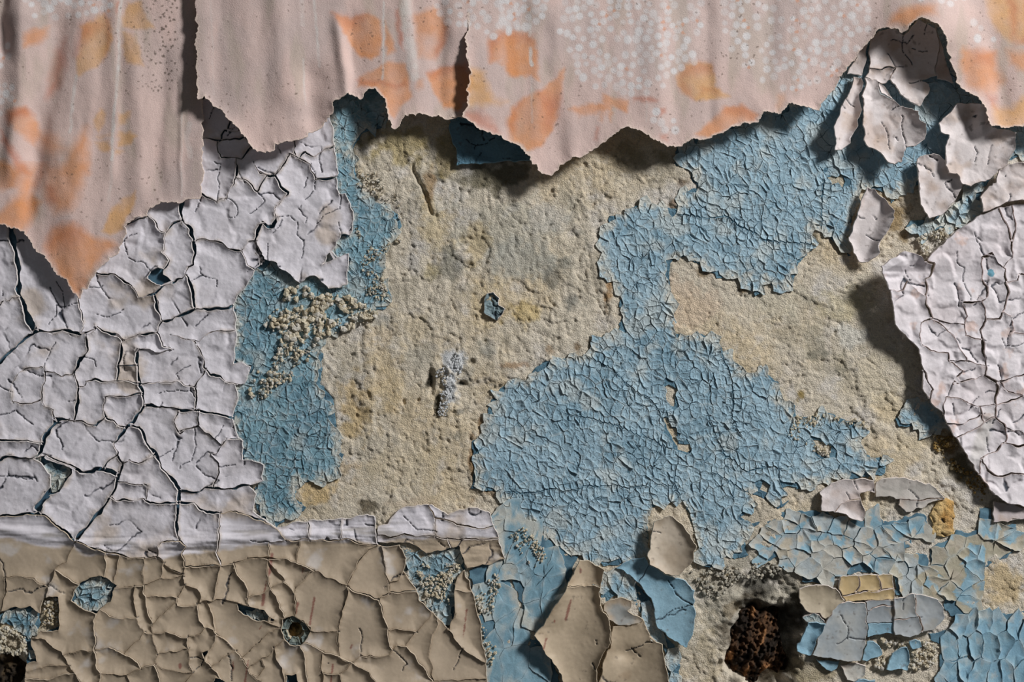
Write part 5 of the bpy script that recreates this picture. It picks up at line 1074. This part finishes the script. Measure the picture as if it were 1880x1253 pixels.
chip('curled_paint_chip', 'small cupped white paint chip standing alone right of the blue field', T(*F31, (750, 140), (810, 150), (830, 180), (890, 230), (940, 300), (930, 360), (915, 430), (870, 480), (830, 550), (830, 610), (760, 680), (690, 670), (650, 610), (645, 560), (610, 490), (640, 430), (690, 310), (710, 210)), 16, cup=4, R=14, bend=lambda x, y: 13 * sst(0, 26, (x - 1602) + .32 * (y - 410)) ** 1.2, cracks=[(T(*F31, (735, 482), (790, 510), (830, 515)), 2), (T(*F31, (680, 345), (720, 360)), 1.5)], lump=.2)
chip('curled_paint_chip', 'crumpled white paint chip at the right edge above the peeling sheet', [(1834, 313), (1850, 300), (1880, 298), (1950, 298), (1950, 372), (1905, 366), (1880, 369), (1854, 371), (1834, 379), (1806, 389), (1802, 374), (1798, 361), (1814, 343), (1829, 333)], 22, cup=5, R=16, lump=1.4)
scaly_patch('blue_paint_patch', 'blue paint splinters between the white chips and the peeling right sheet', T(*F31, (1030, 420), (1060, 370), (1130, 370), (1200, 370), (1300, 320), (1400, 240), (1480, 130), (1600, 60), (1660, 40), (1600, 130), (1560, 210), (1570, 300), (1480, 380), (1380, 410), (1260, 440), (1140, 490), (1060, 480)), 15, 17, .7, lambda x, y: 7 + 2.5 * fbm(x, y, 24, 3, 655), blue_c(.1, .35, 646), 41, rim=2.2, gap=.6, tilt=.15)
chip('curled_paint_chip', 'dark blue paint flake hanging under the torn wallpaper tip at top centre', [(822, 200), (860, 205), (900, 225), (950, 255), (990, 285), (985, 296), (930, 297), (880, 300), (838, 304), (836, 268), (828, 245)], 9, cup=3, cols=((100, 136, 154), (84, 118, 136)), mat=M_blue, rim=(120, 150, 165), stain=(90, 110, 120), cracks=[(T(*F10, (1560, 1010), (1620, 1050), (1700, 1040), (1760, 1000)), 1.8), (T(*F10, (1620, 1050), (1600, 1090)), 1.6)], hairk=.2)
chip('pale_paint_chip', 'white paint chip lying over blue paint at lower right, left of grey scrap', T(*F32, (415, 1105), (490, 1050), (560, 1028), (690, 1018), (790, 1028), (803, 1110), (745, 1108), (690, 1125), (710, 1170), (735, 1250), (720, 1325), (650, 1310), (590, 1275), (510, 1250), (425, 1240)), 13, cup=4, gy=.05, cracks=[(T(*F32, (600, 1100), (620, 1165), (720, 1160)), 1.8), (T(*F32, (640, 1020), (670, 1090)), 1.5), (T(*F32, (510, 1250), (560, 1200), (620, 1165)), 1.6)], stain=(190, 160, 140))
chip('pale_paint_chip', 'grey white rough paint scrap at lower right, beside a white chip', T(*F32, (808, 1045), (870, 1010), (1000, 1000), (1100, 1020), (1210, 1060), (1270, 1110), (1300, 1160), (1200, 1200), (1080, 1245), (1030, 1250), (980, 1200), (985, 1165), (900, 1140), (810, 1140)), 9, cup=2, cols=((176, 170, 164), (160, 156, 150)), cracks=[(T(*F32, (985, 1165), (1080, 1170), (1200, 1160), (1300, 1165)), 1.8)])
chip('pale_paint_chip', 'pale paint chip with blue rim under lower end of the peeling right sheet', T(*F33, (1660, -40), (1760, -30), (1880, 0), (2200, 20), (2200, 90), (1880, 80), (1800, 70), (1760, 105), (1660, 105)), 10, cup=2, cols=((180, 170, 170), (160, 150, 140)))

# ---- the white and beige band right of the lower field
BAND = T(*F13, (922, 130), (985, 105), (1010, 60), (1100, -10), (1300, -35), (1420, 50), (1560, -10), (1680, 10), (1730, 40), (1760, 150), (1790, 240), (1820, 360), (1700, 400), (1555, 440), (1500, 268), (1400, 290), (1260, 330), (1200, 270), (1120, 245), (920, 247))
tbd = thing('white_paint_band', 'short ragged band of white and beige paint above the crumbly blue wedge', 'paint', 800, 1045)
bfl = network(BAND, [(T(*F13, (920, 190), (1010, 215), (1110, 190), (1330, 205), (1500, 228), (1560, 225), (1700, 222), (1790, 215)), 2), (T(*F13, (1340, 70), (1335, 200)), 1.6), (T(*F13, (1430, 228), (1440, 285)), 1.6), (T(*F13, (1500, 268), (1540, 230)), 2), (T(*F13, (1110, 60), (1200, 150), (1330, 170)), 1.6), (T(*F13, (1500, 60), (1540, 130), (1640, 140), (1760, 130)), 1.8), (T(*F13, (1290, 0), (1330, 70), (1510, 85)), 1.6)], wseed=5)
for k, (L, g, ho, hair, ar) in enumerate(bfl):
    paint_flake(tbd, L, g, ho, hair, M_white, lambda x, y: 9 + 3 * np.exp(-((y - 975) / 10) ** 2) + 1.6 * fbm(x * .3, y * 2, 20, 3, 720), left_colour, 2.0, 4.0, 14, 4.5, 1500 + k, C(196, 188, 182), .7, 40, .3)

# ---- large curled beige chips at the bottom centre
BG = ((174, 158, 136), (158, 143, 122))
chip('beige_paint_chip', 'tall hourglass shaped beige paint chip with red dash at bottom centre', T(*F23, (530, 365), (600, 385), (700, 440), (680, 500), (665, 600), (670, 700), (730, 800), (745, 880), (735, 960), (690, 1050), (650, 1150), (640, 1253), (640, 1480), (430, 1480), (400, 1253), (360, 1130), (280, 1040), (200, 910), (290, 810), (350, 700), (430, 570), (500, 440)), 15, cup=2.5, R=14, bend=lambda x, y: 15 * ((x - np.interp(y, [1030, 1100, 1150, 1200, 1260], [1082, 1068, 1042, 1046, 1062])) / np.interp(y, [1030, 1090, 1150, 1260], [26, 34, 64, 44])) ** 2, cols=BG, mat=M_beige, rim=(184, 170, 150), lump=.1, hairk=.05, cracks=[(T(*F23, (430, 575), (540, 555), (665, 565)), 1.6)], stain=(150, 128, 104))
chip('beige_paint_chip', 'lower broad beige paint chip right of the hourglass chip at the bottom', T(*F23, (760, 850), (850, 850), (900, 860), (990, 800), (1010, 900), (1050, 965), (1110, 980), (1125, 1080), (1150, 1180), (1165, 1253), (1180, 1480), (655, 1480), (665, 1253), (690, 1150), (740, 990), (748, 930)), 13, cup=2.5, R=14, bend=lambda x, y: 13 * ((x - np.interp(y, [1150, 1190, 1260], [1160, 1150, 1150])) / 58) ** 2 - 7 * np.exp(-((x - 1150) / 22) ** 2 - ((y - 1200) / 14) ** 2), cols=BG, mat=M_beige, rim=(184, 170, 150), lump=.1, hairk=.05, cracks=[(T(*F23, (850, 1015), (930, 1005), (1000, 965), (1050, 965)), 2.4)], stain=(150, 128, 104))
chip('beige_paint_chip', 'little beige paint chip over blue paint above the lower broad chip', T(*F23, (700, 680), (780, 640), (890, 670), (900, 710), (880, 745), (940, 780), (990, 800), (900, 845), (800, 850), (730, 800), (695, 740)), 13, cup=3, cols=((168, 152, 132), (140, 142, 140)), mat=M_beige, rim=(184, 170, 150), lump=.1, hairk=.05)
chip('beige_paint_chip', 'squarish beige paint chip standing in a notch of the blue field', T(*F23, (1060, 100), (1130, 50), (1200, 60), (1260, 120), (1310, 180), (1350, 260), (1340, 370), (1300, 430), (1240, 495), (1150, 470), (1020, 400), (1015, 340), (1040, 200)), 18, cup=2, R=14, bend=lambda x, y: 9 * ((x - 1228) / 36) ** 2 + 3 * ((y - 1010) / 40) ** 2, cols=((184, 172, 156), (162, 148, 130)), mat=M_beige, rim=(190, 178, 160), lump=.2, hairk=.1, cracks=[(T(*F23, (1060, 165), (1105, 165)), 1.8)], stain=(140, 110, 70))
BCH = dict(cols=((130, 161, 176), (112, 145, 162)), mat=M_blue_flat, rim=(150, 176, 190), stain=(104, 134, 148), lump=.2, hairk=.1)
chip('blue_paint_chip', 'large pointed blue paint chip curling out left of the rusty hole', T(*F23, (790, 430), (900, 375), (1000, 355), (1020, 410), (1150, 475), (1200, 500), (1270, 520), (1355, 600), (1340, 700), (1360, 780), (1300, 1000), (1200, 960), (1090, 860), (1065, 760), (1040, 640), (950, 540), (880, 480)), 13, gx=.05, gy=.05, cup=5, R=20, cracks=[(T(*F23, (1100, 800), (1200, 735), (1330, 690)), 1.8), (T(*F23, (1150, 520), (1230, 620), (1330, 690)), 1.8), (T(*F23, (960, 530), (1000, 420)), 1.6)], **BCH)
scaly_patch('blue_paint_patch', 'flat blue paint behind the pointed blue chip and lower beige chips', T(*F23, (690, 470), (790, 440), (900, 500), (1030, 640), (1070, 790), (1140, 920), (1220, 990), (1240, 1100), (1260, 1253), (1260, 1480), (1180, 1480), (1150, 1180), (1110, 985), (1040, 960), (980, 800), (900, 680), (780, 640), (690, 700), (670, 600)), 24, 34, -.3, lambda x, y: 5 + 1.0 * fbm(x, y, 30, 2, 730), blue_c(.1, .5, 650), 43, rim=1.0, gap=.4)

# ---- slate, tan and blue scraps at the lower right
chip('slate_paint_scrap', 'tan paint scrap with rounded top, upper left of the slate scraps', T(*F33, (260, 590), (330, 560), (430, 550), (520, 580), (590, 660), (540, 700), (500, 740), (455, 800), (410, 760), (340, 755), (300, 740), (265, 680)), 16, cup=3, cols=((170, 158, 138), (158, 146, 126)), mat=M_beige, lump=.1, hairk=.05)
chip('slate_paint_scrap', 'largest slate grey paint scrap, beige along its lower left side', T(*F33, (520, 700), (620, 670), (730, 680), (745, 800), (745, 930), (735, 1000), (700, 1110), (620, 1110), (520, 1090), (360, 1060), (400, 940), (460, 820)), 17, cup=2.5, cols=((150, 157, 161), (164, 166, 164)), mat=M_beige, lump=.1, hairk=.05, cracks=[(T(*F33, (520, 965), (600, 935), (745, 930)), 1.8), (T(*F33, (560, 760), (600, 850), (600, 935)), 1.4)], stain=(176, 160, 140))
chip('slate_paint_scrap', 'slate grey paint scrap right of the small blue tile shaped scrap', T(*F33, (935, 650), (1010, 635), (1110, 612), (1260, 660), (1310, 720), (1305, 800), (1240, 870), (1140, 900), (1050, 940), (945, 910)), 16, cup=3, cols=((146, 152, 156), (156, 160, 162)), mat=M_beige, lump=.1, hairk=.05, cracks=[(T(*F33, (1100, 615), (1105, 740), (1150, 890)), 2), (T(*F33, (1000, 640), (1000, 720)), 2), (T(*F33, (945, 800), (1100, 790)), 1.4)], stain=(150, 144, 132))
chip('slate_paint_scrap', 'slate grey strip shaped scrap above the small blue tile shaped scrap', T(*F33, (738, 668), (830, 665), (938, 665), (940, 815), (750, 828)), 12, cup=2, cols=((142, 148, 152), (134, 140, 144)), mat=M_beige, lump=.1, hairk=.05, cracks=[(T(*F33, (735, 735), (830, 715), (940, 700)), 1.8)], stain=(176, 150, 104))
chip('slate_paint_scrap', 'small blue tile shaped scrap between two slate scraps', T(*F33, (750, 835), (940, 822), (940, 905), (755, 922)), 13, cup=2, **{k: v for k, v in BCH.items()})
chip('slate_paint_scrap', 'tan scraps with blue lower rim above the slate scraps', T(*F33, (550, 495), (690, 480), (820, 475), (930, 480), (940, 580), (940, 655), (850, 665), (760, 660), (605, 672), (590, 650), (545, 590)), 11, cup=2.5, cols=((176, 154, 114), (160, 146, 120)), mat=M_beige, lump=.1, hairk=.05, cracks=[(T(*F33, (690, 480), (700, 560), (670, 600)), 2), (T(*F33, (820, 475), (860, 580), (760, 600)), 2), (T(*F33, (590, 610), (760, 600), (930, 580)), 2)], stain=(140, 146, 150))
chip('blue_paint_chip', 'short rolled blue paint chip beside the right rim of the rusty hole', T(*F33, (320, 830), (390, 822), (450, 830), (440, 870), (380, 960), (350, 1060), (250, 1035), (240, 980), (300, 900)), 20, cup=7, R=14, **BCH)
chip('blue_paint_chip', 'grey curled paint rim above the short rolled blue chip', T(*F33, (285, 795), (360, 755), (420, 775), (450, 815), (440, 835), (380, 825), (310, 830)), 18, cup=3, cols=((140, 152, 154), (150, 150, 140)), mat=M_blue, lump=.2, hairk=.1)
for lab, pl in (('blue triangular paint scrap at bottom right below slate scraps', T(*F33, (890, 1165), (920, 1050), (1000, 1010), (1040, 1010), (1065, 1110), (1050, 1170))), ('tiny blue paint scrap under the right slate scrap', T(*F33, (1055, 965), (1130, 950), (1145, 1005), (1075, 1025))), ('blue paint scrap adjoining the largest slate scrap on its right', T(*F33, (750, 960), (830, 970), (860, 1020), (860, 1060), (745, 1110), (715, 1100))),
                ('blue grey paint scrap near bottom edge below the rolled chip', T(*F33, (385, 1090), (560, 1110), (540, 1160), (500, 1180), (420, 1140))), ('pale curled paint scrap at the bottom edge below the largest slate scrap', T(*F33, (560, 1140), (640, 1120), (740, 1140), (740, 1200), (660, 1253), (610, 1240))), ('blue scrap at the bottom edge under the pale curled scrap', T(*F33, (660, 1260), (700, 1225), (800, 1240), (820, 1400), (650, 1400)))):
    chip('blue_paint_chip', lab, pl, 8, cup=3, R=10, **(BCH if not lab.startswith('pale') else dict(cols=((184, 180, 172), (150, 160, 162)), lump=.3)))
chip('blue_paint_chip', 'small crumpled blue grey paint flake stuck on plaster near the centre', T(*F11, (1690, 900), (1740, 890), (1785, 925), (1790, 990), (1835, 1010), (1770, 1090), (1720, 1060), (1665, 1035), (1680, 960)), 5, cup=4, R=8, cols=((126, 142, 146), (104, 122, 128)), mat=M_blue, lump=1.6, lumps=14, hairk=.6)

# ================================================================ holes: what sits in them
def plug(name, label, cx, cy, rx, ry, z0, dome, rough, pal, seed, mat, cat):
    a = np.linspace(0, 2 * math.pi, 60, endpoint=False)
    r = 1 + .30 * vn(np.cos(a) * 40, np.sin(a) * 40, 20, seed) + .10 * vn(np.cos(a) * 40, np.sin(a) * 40, 6, seed + 9)
    P = np.c_[cx + rx * r * np.cos(a), cy + ry * r * np.sin(a)]
    def z(x, y, d):
        q = np.hypot((x - cx) / rx, (y - cy) / ry)
        fib = fbm(x * .9 + y * .35, y * .35 - x * .1, 11, 5, seed + 1, .65)
        return z0 + dome * np.clip(1 - q * q, 0, 1) ** .6 + rough * fib + rough * .6 * vn(x, y, 5, seed + 2)
    def c(x, y, d):
        v = .5 + .7 * fbm(x * .9 + y * .35, y * .35 - x * .1, 12, 4, seed + 3)
        cc = mixc(C(*pal[0])[None], C(*pal[1])[None], sst(.2, .6, v)); cc = mixc(cc, C(*pal[2])[None], sst(.6, .85, v))
        return cc
    return tag(film(name, P, z, c, mat, None, sp=1.8, thick=26, out=1), label, cat)
chip('plaster_knob', 'ochre stained plaster knob between the grey scrap and lower right edge', T(*F33, (1200, 60), (1250, -20), (1290, -70), (1370, -60), (1390, 40), (1370, 130), (1380, 190), (1290, 205), (1210, 190), (1225, 120)), 8, cup=-3, R=14, cols=((206, 178, 128), (190, 150, 92)), mat=M_plaster, lump=1.5, lumps=12, stain=(150, 104, 52), rim=(190, 164, 118), part='plaster_lump', cat='plaster', hairk=.05)
plug('rusty_plug', 'dark rusty brown fibrous plug in the deep hole at lower right', 1388, 1182, 54, 68, -30, 24, 15, ((34, 27, 22), (74, 53, 37), (140, 100, 66)), 800, M_rust, 'plug')
plug('rusty_plug', 'dark crumbling mass in the hole at lower left corner', 4, 1240, 36, 42, -26, 16, 8, ((40, 34, 28), (80, 66, 48), (120, 100, 70)), 820, M_rust, 'plug')
plug('nail_hole_plug', 'little ragged brown plug in the small round hole in beige paint', 543, 1157, 13, 13, -13, 7, 6, ((40, 34, 26), (120, 96, 58), (196, 176, 130)), 840, M_rust, 'plug')
# ring of broken paint round the small hole
a = np.linspace(0, 2 * math.pi, 40, endpoint=False)
for k in range(6):
    a0 = k * math.pi / 3 + .15; aa = np.linspace(a0, a0 + .85, 7)
    ro, ri = 25 + 2 * math.sin(k * 2.1), 15 + 2 * math.cos(k * 3.3)
    pl = [(543 + ro * math.cos(v), 1157 + ro * math.sin(v)) for v in aa] + [(543 + ri * math.cos(v), 1157 + ri * math.sin(v)) for v in aa[::-1]]
    if k == 0: tn = thing('broken_paint_ring', 'ring of broken grey green paint round the small hole in beige paint', 'paint', 543, 1182)
    film('paint_flake', warp(dens(pl, 3, True), 1.5, 6, .6, 3, 33), lambda x, y, d: 5 + 3 * np.exp(-d / 3) + 1.2 * vn(x, y, 5, 850), lambda x, y, d: mixc(C(128, 136, 128)[None], C(96, 106, 104)[None], sst(-.3, .4, vn(x, y, 8, 851))), M_blue, tn, sp=2.2, thick=3)

# ================================================================ crumbs of plaster and salt: countless grains
ICO_V = []
ph_ = (1 + 5 ** .5) / 2
for s1 in (-1, 1):
    for s2 in (-1, 1): ICO_V += [(0, s1, s2 * ph_), (s1, s2 * ph_, 0), (s2 * ph_, 0, s1)]
ICO_V = np.array(ICO_V) / math.hypot(1, ph_)
ICO_F = []
for i in range(12):
    for j in range(i + 1, 12):
        for k in range(j + 1, 12):
            d = [np.linalg.norm(ICO_V[p] - ICO_V[q]) for p, q in ((i, j), (j, k), (i, k))]
            if max(d) < 1.2:
                n = np.cross(ICO_V[j] - ICO_V[i], ICO_V[k] - ICO_V[i])
                ICO_F.append((i, j, k) if n @ ICO_V[i] > 0 else (i, k, j))
ICO_F = np.array(ICO_F)
def crumbs(label, poly, n, r0, r1, z0, pal, seed, clump=20):
    P = np.array(poly, float); rs = np.random.RandomState(seed)
    lo, hi = P.min(0), P.max(0)
    q = rs.uniform(lo, hi, (n * 6, 2)); q = q[inside(q[:, 0], q[:, 1], P)]
    q = q[(vn(q[:, 0], q[:, 1], clump, seed) + .5 * vn(q[:, 0], q[:, 1], clump / 2, seed + 1)) > -.15 + .3 * rs.uniform(-1, 1, len(q))][:n]
    V, F, CC = [], [], []
    cols = np.array([C(*p) for p in pal])
    for i, (x, y) in enumerate(q):
        r = r0 + (r1 - r0) * rs.rand() ** 2
        v = ICO_V * (r * rs.uniform(.55, 1.25, (12, 1))) * rs.uniform(.7, 1.3, (1, 3))
        V.append(np.c_[x + v[:, 0], y + v[:, 1], z0 + r * .6 + v[:, 2]]); F.append(ICO_F + 12 * i)
        CC.append(np.repeat(cols[rs.randint(len(cols))][None] * rs.uniform(.85, 1.1), 12, 0))
    A = np.vstack(V)
    w_ = W(A[:, 0], A[:, 1], A[:, 2])
    return tag(make_obj('plaster_crumbs', w_, [np.vstack(F)[:, ::-1]], np.vstack(CC), M_plaster, None, smooth=False), label, 'crumbs', None, 'stuff')
CRM = ((214, 204, 182), (200, 188, 164), (222, 216, 204))
crumbs('cream plaster crumbs crusted over the tall teal blue strip', T(*F11, (230, 860), (400, 830), (450, 900), (560, 900), (720, 920), (800, 980), (960, 1010), (860, 1100), (740, 1140), (560, 1200), (440, 1250), (260, 1230), (100, 1120), (140, 1020), (360, 1000), (240, 940)), 560, 1.6, 7.0, 5.0, CRM, 3, 26)
crumbs('grey cream crumbs on the teal strip below the crusted part', T(*F12, (220, 20), (500, 20), (520, 120), (330, 200), (300, 300), (200, 340), (120, 440), (0, 440), (0, 240), (150, 230), (180, 120)), 330, 1.2, 5.0, 5.0, CRM + ((150, 160, 160),), 4)
crumbs('cream grit along the right side of the upper teal strip', T(*F11, (760, 0), (880, 0), (960, 140), (1060, 200), (1090, 400), (1100, 520), (1000, 560), (960, 700), (860, 720), (960, 800), (1020, 1000), (820, 900), (780, 700), (860, 560), (760, 480), (760, 400), (840, 560), (980, 540), (1050, 440), (1010, 280), (880, 180), (770, 140)), 420, 1.2, 3.0, 4.5, CRM + ((120, 120, 110),), 5)
crumbs('cream crumbs clinging to the crumbly blue wedge at lower centre', T(*F13, (1100, 430), (1180, 390), (1280, 400), (1500, 400), (1500, 560), (1420, 640), (1440, 700), (1300, 680), (1200, 620)), 260, 1.5, 4.0, 5.0, CRM, 6)
crumbs('cream crumbs on the blue strips at bottom centre', T(*F13, (1600, 500), (1780, 470), (1800, 560), (1700, 900), (1830, 950), (1780, 1000), (1720, 1180), (1700, 1100), (1640, 780)), 160, 1.2, 3.4, 6.0, CRM, 7)
crumbs('cream crumbs on the blue wedge under the big blue field', T(*F23, (20, 200), (120, 140), (300, 230), (340, 300), (250, 400), (200, 440), (60, 260)), 130, 1.2, 3.2, 7.0, CRM, 8)
crumbs('white salty crumbs round the dark hole in lower left corner', T(*F03, (-60, 850), (90, 860), (190, 930), (200, 1060), (140, 1060), (40, 1040), (-60, 1060)), 260, 1.5, 4.6, 4.0, ((220, 214, 200), (200, 190, 168)), 9)
crumbs('white salty crumbs in a gap of the beige paint at lower left', T(*F03, (330, 660), (420, 650), (440, 740), (420, 830), (380, 860), (310, 850), (320, 740)), 150, 1.4, 4.0, 4.0, ((222, 216, 204), (196, 180, 150)), 10)
crumbs('cream crumbs along the seam between blue field and right plaster', T(*F32, (300, 740), (480, 790), (480, 870), (330, 800), (180, 700), (240, 560), (360, 540), (740, 600), (760, 660), (620, 620), (400, 600)), 260, 1.2, 3.2, 4.0, CRM, 11)
crumbs('white salt bloom grains on the plaster near the centre', T(*F12, (1290, 240), (1440, 180), (1480, 90), (1530, 200), (1500, 300), (1440, 400), (1420, 560), (1340, 560), (1370, 420), (1320, 300)), 420, .8, 2.6, 5.0, ((226, 228, 230), (216, 219, 222)), 12)
crumbs('cream plaster grit beside the slate scraps at bottom right', T(*F33, (760, 930), (900, 940), (1050, 960), (1190, 950), (1270, 1000), (1250, 1100), (1150, 1180), (1060, 1150), (1070, 1030), (1000, 990), (880, 1060), (860, 1170), (760, 1110)), 320, 1.4, 4.2, 2.0, CRM, 13)
crumbs('grey mortar grit above the rusty hole', T(*F23, (1300, 450), (1450, 430), (1700, 400), (1880, 380), (2000, 430), (1900, 500), (1600, 560), (1560, 660), (1440, 640)), 380, 1.2, 4.0, 2.0, ((176, 172, 160), (150, 146, 136), (196, 188, 172)), 14)
crumbs('tan grit on plaster by the small blue patch at right', T(*F32, (1220, 700), (1380, 720), (1400, 790), (1300, 820), (1450, 950), (1560, 1000), (1640, 1120), (1560, 1180), (1460, 1050), (1320, 900), (1230, 800)), 300, 1.2, 3.6, 2.5, ((176, 146, 92), (150, 122, 74), (200, 184, 150)), 15)
crumbs('cream grit between the white chips above the right sheet', T(*F31, (1100, 500), (1300, 420), (1400, 420), (1200, 600), (1180, 640), (1130, 560)), 150, 1.4, 4.0, 6.0, CRM, 16)
